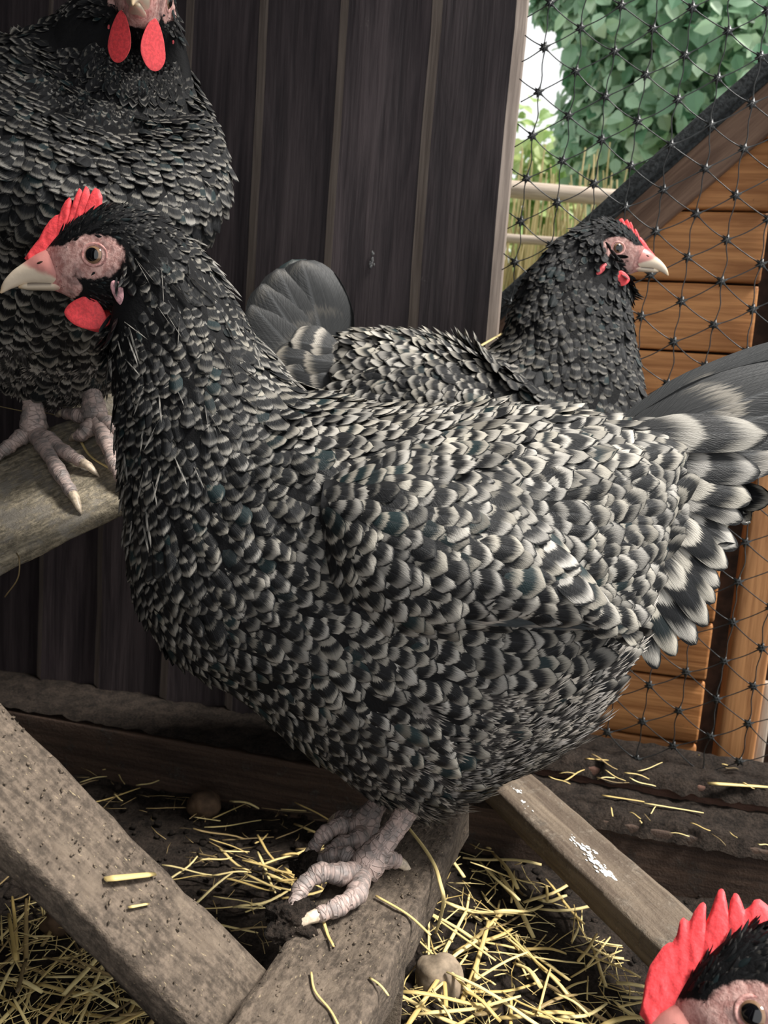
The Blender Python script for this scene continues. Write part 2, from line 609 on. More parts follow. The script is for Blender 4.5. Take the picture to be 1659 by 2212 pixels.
def box_mesh(name, L, Wd, T, mats, cutx=0, cuty=0, bev=0.002, amp=0.0, freq=30, seed=0, taper=0, bevseg=2, zup=False):
    """board with length along X, width along Y, thickness along Z (centred), softened edges, uneven surface"""
    bm = bmesh.new()
    bmesh.ops.create_cube(bm, size=1)
    for v in bm.verts:
        v.co = Vector((v.co.x * L, v.co.y * Wd, v.co.z * T))
        if taper and v.co.y > 0:
            v.co.z *= (1 - taper)
    if bev:
        bmesh.ops.bevel(bm, geom=bm.edges[:], offset=bev, segments=bevseg, affect='EDGES', profile=0.6)
    for k in range(1, cutx + 1):
        x = -L / 2 + L * k / (cutx + 1)
        bmesh.ops.bisect_plane(bm, geom=bm.verts[:] + bm.edges[:] + bm.faces[:], plane_co=(x, 0, 0), plane_no=(1, 0, 0))
    for k in range(1, cuty + 1):
        y = -Wd / 2 + Wd * k / (cuty + 1)
        bmesh.ops.bisect_plane(bm, geom=bm.verts[:] + bm.edges[:] + bm.faces[:], plane_co=(0, y, 0), plane_no=(0, 1, 0))
    if amp:
        off = Vector((seed * 3.7, seed * 1.3, seed * 2.1))
        bm.normal_update()
        for v in bm.verts:
            q = noise.fractal(v.co * freq + off, 1.0, 2.0, 4)
            v.co += v.normal * q * amp
    me = bpy.data.meshes.new(name)
    bm.to_mesh(me)
    bm.free()
    for mt in (mats if isinstance(mats, (list, tuple)) else [mats]):
        me.materials.append(mt)
    me.polygons.foreach_set('use_smooth', np.full(len(me.polygons), bool(amp)))
    return me


def frame(x, y, o):
    """matrix with X along x, Y as near as possible to y, origin o"""
    X = Vector(x).normalized()
    Z = X.cross(Vector(y)).normalized()
    Y = Z.cross(X)
    mm = Matrix((X, Y, Z)).transposed().to_4x4()
    mm.translation = o
    return mm


def rel(mw, loc):
    return Matrix.Translation(-Vector(loc)) @ mw


def tube(path, radii, sides=10, cap=True, flat=1.0):
    """tube along world points; returns V, quad faces (as lists), uv(around,along)"""
    path = [Vector(p) for p in path]
    n = len(path)
    Vv, uv = [], []
    up = Vector((0, 0, 1))
    t0 = (path[1] - path[0]).normalized()
    if abs(t0.dot(up)) > 0.9:
        up = Vector((1, 0, 0))
    side = t0.cross(up).normalized()
    run = 0.0
    for i in range(n):
        t = (path[min(i + 1, n - 1)] - path[max(i - 1, 0)]).normalized()
        side = (side - t * side.dot(t)).normalized()
        bn = side.cross(t)
        if i:
            run += (path[i] - path[i - 1]).length
        for k in range(sides):
            a = 2 * PI * k / sides
            Vv.append(path[i] + side * (math.cos(a) * radii[i]) + bn * (math.sin(a) * radii[i] * flat))
            uv.append((k / sides, run))
    fc = [list(x) for x in grid_faces(n, sides, True)]
    if cap:
        for i, rev in ((0, True), (n - 1, False)):
            c = len(Vv)
            Vv.append(path[i])
            uv.append((0.5, uv[i * sides][1]))
            for k in range(sides):
                a, b = i * sides + k, i * sides + (k + 1) % sides
                fc.append([b, a, c] if rev else [a, b, c])
    return np.array([tuple(v) for v in Vv]), fc, np.array(uv)


def join(parts):
    Vs, Fs, U, n = [], [], [], 0
    for Vv, fc, uv in parts:
        Vs.append(Vv)
        U.append(uv)
        Fs += [[i + n for i in f] for f in fc]
        n += len(Vv)
    return np.concatenate(Vs), Fs, np.concatenate(U)


# ------------------------------------------------------------------ the setting
YAW = math.radians(12.5)
TW = Vector((math.cos(YAW), -math.sin(YAW), 0))       # along the back wall, to the right
NW = Vector((-math.sin(YAW), -math.cos(YAW), 0))      # towards the camera
K0 = PZ(1440, 1925, 0.0)                              # foot of the front kick board


def wall_point(off):
    return K0 - NW * off


def PW(px, py, off):                                  # pixel -> plane parallel to the wall, off metres behind the kick board's face
    return PP(px, py, wall_point(off), NW)


def build_ground():
    nx, ny = 230, 210
    xs = np.linspace(-0.85, 0.75, nx)
    ys = np.linspace(-0.25, 1.12, ny)
    X, Y = np.meshgrid(xs, ys)
    Z = np.zeros_like(X)
    for j in range(ny):
        for i in range(nx):
            p = Vector((X[j, i], Y[j, i], 0))
            Z[j, i] = noise.fractal(p * 14, 1.0, 2.0, 3) * 0.006 + max(0, noise.fractal(p * 55 + Vector((9, 2, 1)), 0.9, 2.1, 4)) * 0.0065
    V = np.stack([X, Y, Z], -1).reshape(-1, 3)
    me = raw_mesh('floor', V, grid_faces(ny, nx), M['soil'])
    o = link('floor', me)
    tag(o, kind='structure')
    # soil clods
    Vs, Fs, n = [], [], 0
    for k in range(900):
        x, y = random.uniform(-0.5, 0.45), random.uniform(0.28, 0.8)
        s = random.choice((0.0018, 0.0025, 0.0035, 0.005))
        bm = bmesh.new()
        bmesh.ops.create_icosphere(bm, subdivisions=1, radius=s)
        for v in bm.verts:
            v.co *= random.uniform(0.65, 1.25)
            Vs.append((v.co.x + x, v.co.y + y, v.co.z * 0.8 + s * 0.4 + 0.002))
        bm.verts.index_update()
        Fs += [[v.index + n for v in f.verts] for f in bm.faces]
        n = len(Vs)
        bm.free()
    o = link('soil_crumbs', raw_mesh('soil_crumbs', np.array(Vs), Fs, M['soil']))
    tag(o, 'dark crumbs of soil scattered over the ground', 'soil', kind='stuff')
    # the ground outside, behind the netting
    xs = np.linspace(-2.5, 5, 50)
    ys = np.linspace(1.1, 8, 50)
    X, Y = np.meshgrid(xs, ys)
    Z = 0.02 * np.sin(X * 3) * np.cos(Y * 2) - 0.01
    o = link('floor_outside', raw_mesh('floor_outside', np.stack([X, Y, Z], -1).reshape(-1, 3), grid_faces(50, 50), M['lawn']))
    tag(o, kind='structure')


build_ground()

# back wall of upright stained boards with raw edges
OFFW = 0.105


def build_wall():
    base = wall_point(OFFW)
    root = empty('wall_back', base)
    tag(root, kind='structure')
    # px of the pale edge stripes at two heights -> along-wall coordinate of each board's left edge
    def s_at(px, py):
        return (PW(px, py, OFFW) - base).dot(TW)
    right = s_at(1103, 380)
    edges = [s_at(x, y) for x, y in ((548, 350), (717, 350), (908, 350))]
    low = [s_at(x, y) for x, y in ((22, 1400), (170, 1400), (318, 1400), (478, 1400))]
    # continue the boards to the left at the lower stripes' rhythm
    e = sorted(edges)
    step = (e[-1] - e[0]) / 2
    lefts = list(e)
    x = e[0]
    for k in range(9):
        x -= step * (0.92 + 0.05 * math.sin(k * 2.1))
        lefts.append(x)
    lefts.sort()
    ends = lefts[1:] + [right]
    top, bot = 1.35, -0.02
    for i, (a, b) in enumerate(zip(lefts, ends)):
        wd = b - a
        # cross-section across the board (s, depth towards camera): raw chamfer on the left, stained face, tapering to the right
        ch = 0.0125 + 0.0015 * math.sin(i * 1.7)
        prof = [(0.0, -0.006), (0.0, 0.004), (ch, 0.0115), (wd * 0.5, 0.0075), (wd - 0.002, 0.003), (wd + 0.014, 0.001), (wd + 0.014, -0.007)]
        last = i == len(lefts) - 1
        if last:
            prof = [(0.0, -0.006), (0.0, 0.004), (ch, 0.0115), (wd * 0.5, 0.010), (wd - 0.010, 0.009), (wd, 0.004), (wd, -0.02)]
        nz = 30
        Vv, mi = [], []
        for k in range(nz):
            z = bot + (top - bot) * k / (nz - 1)
            for j, (s, d) in enumerate(prof):
                wob = noise.noise(Vector((i * 5.3, z * 9, j * 0.0))) * 0.0016
                wob2 = noise.noise(Vector((i * 3.1 + 7, z * 30, 2.0))) * 0.0010
                ss = s + (wob + (wob2 if j in (1, 2) else 0))
                p = base + TW * (a + ss) + NW * d
                Vv.append((p.x, p.y, z))
        fc = []
        np_ = len(prof)
        for k in range(nz - 1):
            for j in range(np_ - 1):
                fc.append([k * np_ + j, k * np_ + j + 1, (k + 1) * np_ + j + 1, (k + 1) * np_ + j])
                mi.append(1 if (j == 1 or (last and j >= 4)) else 0)
        fc.append([(nz - 1) * np_ + j for j in range(np_)])
        mi.append(0)
        # own frame: X along the board (up)
        cen = base + TW * (a + wd / 2) + Vector((0, 0, 0.6))
        mw = frame((0, 0, 1), TW, cen)
        inv = mw.inverted()
        V2 = [tuple(inv @ Vector(v)) for v in Vv]
        me = raw_mesh('board', np.array(V2), fc, [M['stain'], M['raw']], midx=mi, smooth=False)
        link('board', me, root, rel(mw, base))
    # backing rail behind the boards so no light leaks between them
    L = right - lefts[0]
    mw = frame(TW, (0, 0, 1), base + TW * (lefts[0] + L / 2 - 0.01) - NW * 0.022 + Vector((0, 0, 0.66)))
    o = link('backing_sheet', box_mesh('backing_sheet', L - 0.03, 1.34, 0.012, M['housedark'], bev=0.001), root, rel(mw, base))
    return lefts[0], right


WL, WR = build_wall()


def board_on_wall(name, s0, s1, z0, z1, off, th, mat, parent=None, loc=None, amp=0.0012, cutx=40, cuty=4, bev=0.003):
    base = wall_point(off)
    cen = base + TW * ((s0 + s1) / 2) - NW * (th / 2) + Vector((0, 0, (z0 + z1) / 2))
    mw = frame(TW, (0, 0, 1), cen)
    me = box_mesh(name, s1 - s0, z1 - z0, th, mat, cutx, cuty, bev, amp * 0.4, 18, seed=int(off * 1000))
    return link(name, me, parent, mw if parent is None else rel(mw, loc))


def build_left_wall():
    root = empty('wall_left', Vector((-0.66, 0.5, 0)))
    tag(root, kind='structure')
    loc = Vector((-0.66, 0.5, 0))
    for k in range(14):
        y = -0.20 + k * 0.098
        mw = frame((0, 0, 1), (0, 1, 0), Vector((-0.66 - 0.003 * (k % 2), y, 0.665)))
        link('board', box_mesh('board', 1.37, 0.096, 0.014, [M['stain']], bev=0.002), root, rel(mw, loc))


build_left_wall()


def build_shade_boards():
    loc = Vector((-0.2, 0.5, 1.38))
    root = empty('ceiling_shade', loc)  # unseen boards added overhead to keep light off the left side
    tag(root, kind='structure')
    for k in range(9):
        x = -0.64 + k * 0.105
        mw = frame((0, 1, 0), (-1, 0, 0), Vector((x, 0.42, 1.385 + 0.002 * (k % 2))))
        link('board', box_mesh('board', 1.4, 0.102, 0.014, [M['stain']], bev=0.002), root, rel(mw, loc))
    loc = Vector((-0.48, -0.26, 0))
    root = empty('wall_front_shade', loc)  # unseen panel added left of the camera to block light
    tag(root, kind='structure')
    for k in range(4):
        mw = frame((0, 0, 1), (1, 0, 0), Vector((-0.60 + k * 0.098, -0.26, 0.665)))
        link('board', box_mesh('board', 1.37, 0.096, 0.014, [M['stain']], bev=0.002), root, rel(mw, loc))


build_shade_boards()


def build_kick():
    k1 = board_on_wall('baseboard_front', -1.02, 0.42, -0.02, 0.060, 0.0, 0.022, M['kick'])
    tag(k1, kind='structure')
    k2 = board_on_wall('baseboard_upper', -0.16, 0.42, -0.02, 0.086, 0.058, 0.022, M['kickred'])
    tag(k2, kind='structure')
    # soil lying on the ledges
    for (name, s0, s1, off0, off1, z, sd, lab) in (
            ('soil_ledge', -0.30, 0.42, 0.001, 0.060, 0.058, 1, 'strip of dark soil lying on the lower ledge of the base board'),
            ('soil_ledge', -0.20, 0.42, 0.057, 0.125, 0.084, 2, 'strip of dark soil lying on the upper ledge below the netting')):
        nx, ny = 150, 12
        Vv = []
        for j in range(ny):
            for i in range(nx):
                t = j / (ny - 1)
                s = s0 + (s1 - s0) * i / (nx - 1)
                rag = noise.fractal(Vector((s * 45, sd * 9, 0)), 1, 2, 3) * 0.004
                o_ = off0 + (off1 - off0) * t - (0.0035 + rag if j < 2 else 0)
                p = wall_point(o_) + TW * s
                h = 0.0075 + 0.0035 * noise.fractal(Vector((s * 60, t * 4, sd * 3)), 1, 2, 4) + 0.003 * t
                zz = z + h
                if j == 0:
                    zz = z - 0.006 - abs(rag) * 1.5
                Vv.append((p.x, p.y, zz))
        o = link(name, raw_mesh(name, np.array(Vv), grid_faces(ny, nx), M['soil']))
        tag(o, lab, 'soil', kind='stuff')
    # bed of soil between kick board and dark wall, on the left
    nx, ny = 120, 8
    Vv = []
    for j in range(ny):
        for i in range(nx):
            t = j / (ny - 1)
            s = -1.02 + 0.74 * i / (nx - 1)
            p = wall_point(0.001 + (OFFW - 0.004) * t) + TW * s
            Vv.append((p.x, p.y, 0.062 + 0.004 * noise.fractal(Vector((s * 50, t * 4, 7)), 1, 2, 4) + 0.002))
    o = link('soil_ledge', raw_mesh('soil_ledge', np.array(Vv), grid_faces(ny, nx), M['soil']))
    tag(o, 'strip of dark soil between the base board and the dark wall', 'soil', kind='stuff')


build_kick()


# ------------------------------------------------------------------ hen house behind the netting
OFFH = 0.21


def build_house():
    base = wall_point(OFFH)
    loc = Vector((base.x, base.y, 0.0))
    root = empty('hen_house', loc, 'orange-brown wooden hen house with sloping dark roof edge behind the netting', 'hen house')

    def s_z(px, py):
        p = PW(px, py, OFFH)
        return (p - base).dot(TW), p.z
    A = s_z(1092, 640)
    B = s_z(1659, 132)
    ang = math.atan2(B[1] - A[1], B[0] - A[0])
    d = (math.cos(ang), math.sin(ang))
    A = (A[0] - d[0] * 0.10, A[1] - d[1] * 0.10)
    L = math.hypot(B[0] - A[0], B[1] - A[1]) + 0.35
    D = TW * d[0] + Vector((0, 0, d[1]))
    Nn = -TW * d[1] + Vector((0, 0, d[0]))           # up from the roof slope

    def at(s, z, off):
        return base + TW * s + Vector((0, 0, z)) + NW * off
    # roof felt edge
    cen = at(A[0], A[1], 0.0) + D * (L / 2) - Nn * 0.008 - NW * 0.12
    link('roof_felt', box_mesh('roof_felt', L, 0.016, 0.32, M['felt'], 30, 0, 0.002, 0.001, 40), root, rel(frame(D, Nn, cen), loc))
    cen = at(A[0], A[1], 0.022) + D * (L / 2) - Nn * 0.011
    link('roof_edge', box_mesh('roof_edge', L, 0.019, 0.012, M['felt'], 30, 0, 0.002, 0.0008, 40, 3), root, rel(frame(D, Nn, cen), loc))
    cen = at(A[0], A[1], 0.012) + D * (L / 2) - Nn * 0.040
    link('barge_board', box_mesh('barge_board', L, 0.044, 0.016, M['barge'], 12, 2, 0.002, 0.0006, 20), root, rel(frame(D, Nn, cen), loc))
    # shiplap boards: joint heights read along x=1450
    joints = [s_z(1450, y)[1] for y in (1650, 1600, 1462, 1335, 1190, 1045, 900, 757, 607, 452, 300, 160)]
    s_right = s_z(1535, 1400)[0]
    s_left0 = s_z(1040, 900)[0]
    for k in range(len(joints) - 1):
        z0, z1 = joints[k], joints[k + 1]
        zm = z1
        s_left = max(s_left0, A[0] + (zm - A[1]) / d[1] * d[0] - 0.004)
        if s_left > s_right - 0.02:
            continue
        hgt = z1 - z0 - 0.0025
        cen = at((s_left + s_right) / 2, (z0 + z1) / 2, -0.006)
        link('board', box_mesh('board', s_right - s_left, hgt, 0.016, M['orange'], 8, 2, 0.0035, 0.0006, 15, k + 11, 0.25), root, rel(frame(TW, (0, 0, 1), cen), loc))
    # dark back panel (joints), dark strip standing for the shade in the gap, post
    zlo, zhi = joints[0] - 0.04, joints[-1] + 0.1
    bp = [(s_left0, zlo), (s_right + 0.12, zlo), (s_right + 0.12, A[1] + (s_right + 0.12 - A[0]) * d[1] / d[0] - 0.03), (s_left0, A[1] + (s_left0 - A[0]) * d[1] / d[0] - 0.03)]
    Vv = [tuple(at(s, z, -0.022)) for s, z in bp] + [tuple(at(s, z, -0.034)) for s, z in bp]
    wobj('back_panel', Vv, [[0, 1, 2, 3], [7, 6, 5, 4], [0, 4, 5, 1], [1, 5, 6, 2], [2, 6, 7, 3], [3, 7, 4, 0]], M['housedark'], root, loc, smooth=False)
    s_st = s_z(1545, 1400)[0]
    link('gap_shade', box_mesh('gap_shade', zhi - zlo, 0.03, 0.012, M['housedark'], 4, 0, 0.001), root,
         rel(frame((0, 0, 1), TW, at(s_st + 0.008, (zlo + zhi) / 2, -0.012)), loc))
    p0 = s_z(1555, 1690)
    p1 = s_z(1652, 480)
    s_l = (p0[0] + p1[0]) / 2
    wd = s_z(1632, 1690)[0] - p0[0]
    z_t = A[1] + (s_l - A[0]) * d[1] / d[0] - 0.05
    link('corner_post', box_mesh('corner_post', z_t - (-0.02), wd, 0.03, M['orangepost'], 14, 2, 0.003, 0.0008, 12, 5), root,
         rel(frame((0, 0, 1), TW, at(s_l + wd / 2, (z_t - 0.02) / 2, 0.03)), loc))
    link('post_batten', box_mesh('post_batten', 0.16, 0.014, 0.012, M['rail'], 6, 0, 0.003, 0.001, 30, 2), root,
         rel(frame((0, 0, 1), TW, at(s_l + wd + 0.009, 0.085, 0.02)), loc))


build_house()


# ------------------------------------------------------------------ plastic netting
OFFN = 0.085


def build_net():
    base = wall_point(OFFN)
    o = PW(1150, 293, OFFN)
    a = (PW(1108, 567, OFFN) - PW(1172, 105, OFFN)) / 5.0       # one step down a strand
    b = PW(1308, 208, OFFN) - PW(1160, 200, OFFN)
    b = (b - a) / 2                                              # one strand right, half a step up
    # make b exact: three columns to the right, rising half a pitch each
    lo_s, hi_s = WR + 0.001, 0.42
    parts = []
    nodes = {}
    for i in range(-3, 12):
        for j in range(-8, 26):
            p = o + b * i + a * (j + (i - (i % 1)) * 0)
            p = o + b * i + a * j
            s = (p - base).dot(TW)
            z = p.z
            if s < lo_s - 0.03 or s > hi_s or z > 1.15 or z < 0.085:
                continue
            jt = NW * (noise.noise(Vector((i * 1.7, j * 2.3, 1))) * 0.004) + TW * (noise.noise(Vector((i * 2.7, j * 1.3, 5))) * 0.0025) + Vector((0, 0, noise.noise(Vector((i * 1.1, j * 3.3, 9))) * 0.0025))
            nodes[i, j] = p + jt
    for (i, j), p in nodes.items():
        s0 = (p - base).dot(TW)
        # knot: small flattened blob
        c = len(parts)
        n_ring = 12
        Vv, uv = [], []
        for (rr, dz) in ((0.0, 0.0022), (0.0034, 0.0016), (0.0046, 0.0), (0.0034, -0.0016), (0.0, -0.0022)):
            for k in range(n_ring):
                ang = 2 * PI * k / n_ring + 0.26
                r2 = rr * (1 + 0.35 * math.cos(6 * ang - 1.5))
                q = p + TW * (math.cos(ang) * r2) + Vector((0, 0, 1)) * (math.sin(ang) * r2) + NW * dz
                Vv.append(tuple(q))
                uv.append((0, 0))
        if s0 > lo_s:
            parts.append((np.array(Vv), [list(x) for x in grid_faces(5, n_ring, True)], np.array(uv)))
        for di, dj in ((0, 1), (1, 0), (1, 1)):
            qn = nodes.get((i + di, j + dj))
            if qn is None:
                continue
            n = 9
            path, rad = [], []
            wob = random.uniform(-1, 1)
            for k in range(n):
                t = k / (n - 1)
                pp = p.lerp(qn, t)
                pp = pp + (TW * 0.0022 * wob if di == 0 else Vector((0, 0, -0.0016 + 0.0012 * wob))) * math.sin(PI * t) + TW * (0.0012 * math.sin(t * 7 + wob * 5)) * math.sin(PI * t) * (1 if di == 0 else 0)
                sp = (pp - base).dot(TW)
                if sp < lo_s:
                    continue
                path.append(pp)
                e = min(t, 1 - t)
                rad.append(0.00058 + 0.0022 * max(0, 1 - e / 0.16) ** 2)
            if len(path) > 2:
                parts.append(tube(path, rad, 5, True))
    V, Fc, _ = join(parts)
    loc = Vector((base.x, base.y, 0))
    o2 = link('netting', raw_mesh('netting', V, Fc, M['net']))
    tag(o2, 'black plastic netting with star-shaped knots stretched beside the dark wall', 'netting')


build_net()


# ------------------------------------------------------------------ planks
def plank_from(name, c_near_l, c_near_r, c_far_l, c_far_r, th, mat, label, cat, cutx=40, cuty=8, amp=0.0018, ext0=0, ext1=0, bev=0.004, seed=1, th_dir=None, freq=45):
    """plank whose top face runs from the near corners to the far ones"""
    a, b, c, d = map(Vector, (c_near_l, c_near_r, c_far_l, c_far_r))
    n0, n1 = (a + b) / 2, (c + d) / 2
    X = (n1 - n0).normalized()
    wv = ((b - a) + (d - c)) / 2
    wv = wv - X * wv.dot(X)
    wd = wv.length
    n0 = n0 - X * ext0
    n1 = n1 + X * ext1
    Y = wv.normalized()
    Z = X.cross(Y)
    if Z.z < 0:
        Y = -Y
        Z = -Z
    cen = (n0 + n1) / 2 - Z * (th / 2)
    me = box_mesh(name, (n1 - n0).length, wd, th, mat, cutx, cuty, bev, amp, freq, seed)
    o = link(name, me, None, frame(X, Y, cen))
    tag(o, label, cat)
    return o, (X, Y, Z, cen, wd, (n1 - n0).length, th)


ZB = 0.165
plB, frB = plank_from('plank', PZ(470, 2212, ZB), PZ(803, 2212, ZB), PZ(800, 1790, ZB), PZ(988, 1765, ZB), 0.03, M['plank'],
                      'muddy plank running away from the viewer under the standing hen', 'plank', ext0=0.12, ext1=0.05, amp=0.0022, seed=1)
# sloping brace on the left, its broad face up, meeting the plank
zA = PZ(550, 2072, ZB - 0.006)
yA = zA.y
plA, frA = plank_from('sloping_plank', P(430, 2212, yA - 0.045), P(550, 2070, yA), P(-10, 1790, yA - 0.045), P(0, 1508, yA), 0.020, M['plank'],
                      'thick muddy plank sloping down from the left edge to the hen\'s plank', 'plank', ext0=0.10, ext1=0.28, amp=0.0016, seed=2)
zC = 0.085
plC, frC = plank_from('plank', PZ(1420, 2052, zC), PZ(1503, 1962, zC), PZ(1078, 1700, zC), PZ(1142, 1672, zC), 0.024, M['plankc'],
                      'brown plank with white splashes slanting across the soil at the right', 'plank', ext0=0.16, ext1=0.02, amp=0.0008, seed=3)


def on_plank(fr, px, py, lift=0.0):
    X, Y, Z, cen, wd, L, th = fr
    return PP(px, py, cen + Z * (th / 2 + lift), Z)


# supports under the planks
def block(name, p, w, d, z1, mat, label, cat='support'):
    o = link(name, box_mesh(name, z1 + 0.01, w, d, mat, 3, 1, 0.003, 0.0006, 25, 4), None, frame((0, 0, 1), (1, 0, 0), Vector((p[0], p[1], (z1 - 0.01) / 2))))
    return tag(o, label, cat)


qb = PZ(862, 1800, ZB)
block('support_block', (qb.x, qb.y), 0.022, 0.03, ZB - 0.031, M['plankc'], 'short wooden block holding up the far end of the hen\'s plank')
pC = frC[3] - frC[0] * (frC[5] / 2 - 0.03)
block('support_block', (pC.x, pC.y), 0.034, 0.03, zC - 0.025, M['plankc'], 'low wooden block under the near end of the splashed plank')

# perch plank on the left, tipped towards the viewer
D1 = 0.57
pa, pb, pc = P(65, 935, D1 + 0.035), P(165, 1085, D1 - 0.045), P(262, 880, D1 + 0.055)
nP = (pb - pa).cross(pc - pa).normalized()
if nP.z < 0:
    nP = -nP


def perch(px, py, lift=0.0):
    return PP(px, py, pa + nP * lift, nP)


pk = perch(272, 1062)
ppl, frP = plank_from('perch_plank', perch(-60, 1262), perch(-75, 985), perch(275, 1060), perch(246, 880), 0.011, M['perch'],
                      'grey muddy perch plank on the left under the cropped hen\'s feet', 'plank', ext0=0.16, ext1=0.0, amp=0.0010, bev=0.002, seed=5)
# grey board rising behind the perch
crs, frX = plank_from('grey_board', P(80, 828, 0.72), P(168, 782, 0.735), P(185, 925, 0.72), P(262, 862, 0.735), 0.014, M['perch'],
                      'grey slanting board behind the perch between the cropped hen\'s legs', 'plank', ext0=0.10, ext1=0.22, amp=0.0005, bev=0.002, seed=6)
# perch post at the left edge, outside the picture
qp = frP[3] - frP[0] * (frP[5] / 2 - 0.02)
block('perch_post', (qp.x, qp.y), 0.04, 0.04, qp.z - 0.012, M['plankc'], 'upright post carrying the left end of the perch plank')


# ------------------------------------------------------------------ feathers
def template(rows, cols, prof, cup, curl, lift):
    """leaf-shaped grid: u -1..1 across, v 0..1 along. z in units of length"""
    us = np.linspace(-1, 1, cols)
    vs = np.array(rows)
    pr = np.array(prof)
    T = np.zeros((len(vs), cols, 3))
    uv = np.zeros((len(vs), cols, 2))
    for i, v in enumerate(vs):
        for j, u in enumerate(us):
            vv = v - (0.05 * u * u if 0 < i < len(vs) - 1 else 0) - (0.03 * u * u if i == len(vs) - 1 else 0)
            T[i, j] = (u * pr[i], vv, lift * v - curl * v * v - cup * u * u * pr[i])
            uv[i, j] = ((u + 1) / 2, v)
    return T.reshape(-1, 3), uv.reshape(-1, 2), grid_faces(len(vs), cols)


FT = template((0, 0.3, 0.55, 0.75, 0.88, 0.96, 1.0), 5, (0.45, 0.85, 1.0, 1.0, 0.88, 0.62, 0.25), 0.10, 0.15, 0.21)
LANCE = template((0, 0.3, 0.55, 0.75, 0.9, 1.0), 3, (0.6, 0.95, 1.0, 0.9, 0.6, 0.1), 0.08, 0.13, 0.17)
SMALL = template((0, 0.4, 0.75, 1.0), 3, (0.6, 1.0, 0.85, 0.25), 0.10, 0.10, 0.18)


def fluff_template(k=13):
    V, uv, fc = [], [], []
    rr = np.random.default_rng(5)
    for s in range(k):
        u = -1 + 2 * s / (k - 1)
        bx = u * 0.35
        tx = u * 1.15 + rr.uniform(-0.12, 0.12)
        L = 1.0 - 0.22 * u * u + rr.uniform(-0.10, 0.08)
        z = rr.uniform(-0.03, 0.05)
        n0 = len(V)
        for i, v in enumerate((0.1, 0.55, 0.85, 1.0)):
            cx = bx + (tx - bx) * v ** 1.3
            hw = (0.12, 0.085, 0.045, 0.008)[i]
            for sgn in (-1, 1):
                V.append((cx + sgn * hw, v * L, 0.20 * v - 0.20 * v * v + z * v))
                uv.append((((u * 0.9 + sgn * 0.08) + 1) / 2, v))
        for i in range(3):
            a = n0 + i * 2
            fc.append((a, a + 1, a + 3, a + 2))
    return np.array(V), np.array(uv), np.array(fc)


FLUFF = fluff_template()


def feather_arrays(tpl, pos, X, Y, Z, L, Wd, fx):
    """instances of a template: pos (n,3) and unit frames (n,3)"""
    T, uv, fc = tpl
    n, k = len(pos), len(T)
    V = (pos[:, None, :] + X[:, None, :] * (T[None, :, 0:1] * (Wd / 2)[:, None, None])
         + Y[:, None, :] * (T[None, :, 1:2] * L[:, None, None])
         + Z[:, None, :] * (T[None, :, 2:3] * L[:, None, None]))
    Fc = (fc[None] + (np.arange(n) * k)[:, None, None]).reshape(-1, fc.shape[1])
    return V.reshape(-1, 3), Fc, np.tile(uv, (n, 1)), np.repeat(fx, k, 0)


def scatter(S, cand, rfun, wrap=True, seed=1):
    """dart throwing on a grid surface S (m,n,3). rfun(i,j)->spacing (vectorised, grid coords); returns pos, nrm, tan, fi, fj"""
    rng = np.random.default_rng(seed)
    m_, n_ = S.shape[:2]
    S2 = np.concatenate([S, S[:, :1]], 1) if wrap else S
    A = S2[:-1, :-1]
    B = S2[:-1, 1:]
    C = S2[1:, 1:]
    D = S2[1:, :-1]
    area = np.linalg.norm(np.cross(C - A, B - D), axis=-1) / 2
    ci, cj = np.meshgrid(np.arange(area.shape[0]) + 0.5, np.arange(area.shape[1]) + 0.5, indexing='ij')
    r = rfun(ci, cj)
    wgt = (area / r ** 2).ravel()
    wgt = wgt / wgt.sum()
    idx = rng.choice(len(wgt), cand, p=wgt)
    qi, qj = idx // area.shape[1], idx % area.shape[1]
    a, b = rng.random(cand), rng.random(cand)
    a_, b_ = a[:, None], b[:, None]
    pos = (A[qi, qj] * (1 - a_) * (1 - b_) + B[qi, qj] * (1 - a_) * b_ + C[qi, qj] * a_ * b_ + D[qi, qj] * a_ * (1 - b_))
    tan = (D[qi, qj] - A[qi, qj]) * (1 - b_) + (C[qi, qj] - B[qi, qj]) * b_
    lat = (B[qi, qj] - A[qi, qj]) * (1 - a_) + (C[qi, qj] - D[qi, qj]) * a_
    nrm = np.cross(tan, lat)
    nrm /= np.linalg.norm(nrm, axis=1, keepdims=True) + 1e-12
    tan = tan / (np.linalg.norm(tan, axis=1, keepdims=True) + 1e-12)
    fi, fj = qi + a, qj + b
    rr = rfun(fi, fj) * rng.uniform(0.72, 1.12, cand)
    cell = float(rr.max())
    grid = {}
    keep = []
    P_ = pos.tolist()
    R_ = rr.tolist()
    for k in range(cand):
        x, y, z = P_[k]
        r2 = R_[k]
        g = (int(x / cell // 1), int(y / cell // 1), int(z / cell // 1))
        ok = True
        for dx in (-1, 0, 1):
            for dy in (-1, 0, 1):
                for dz in (-1, 0, 1):
                    for (ox, oy, oz) in grid.get((g[0] + dx, g[1] + dy, g[2] + dz), ()):
                        if (ox - x) ** 2 + (oy - y) ** 2 + (oz - z) ** 2 < r2 * r2:
                            ok = False
                            break
                    if not ok:
                        break
                if not ok:
                    break
            if not ok:
                break
        if ok:
            grid.setdefault(g, []).append((x, y, z))
            keep.append(k)
    keep = np.array(keep)
    return pos[keep], nrm[keep], tan[keep], fi[keep], fj[keep]


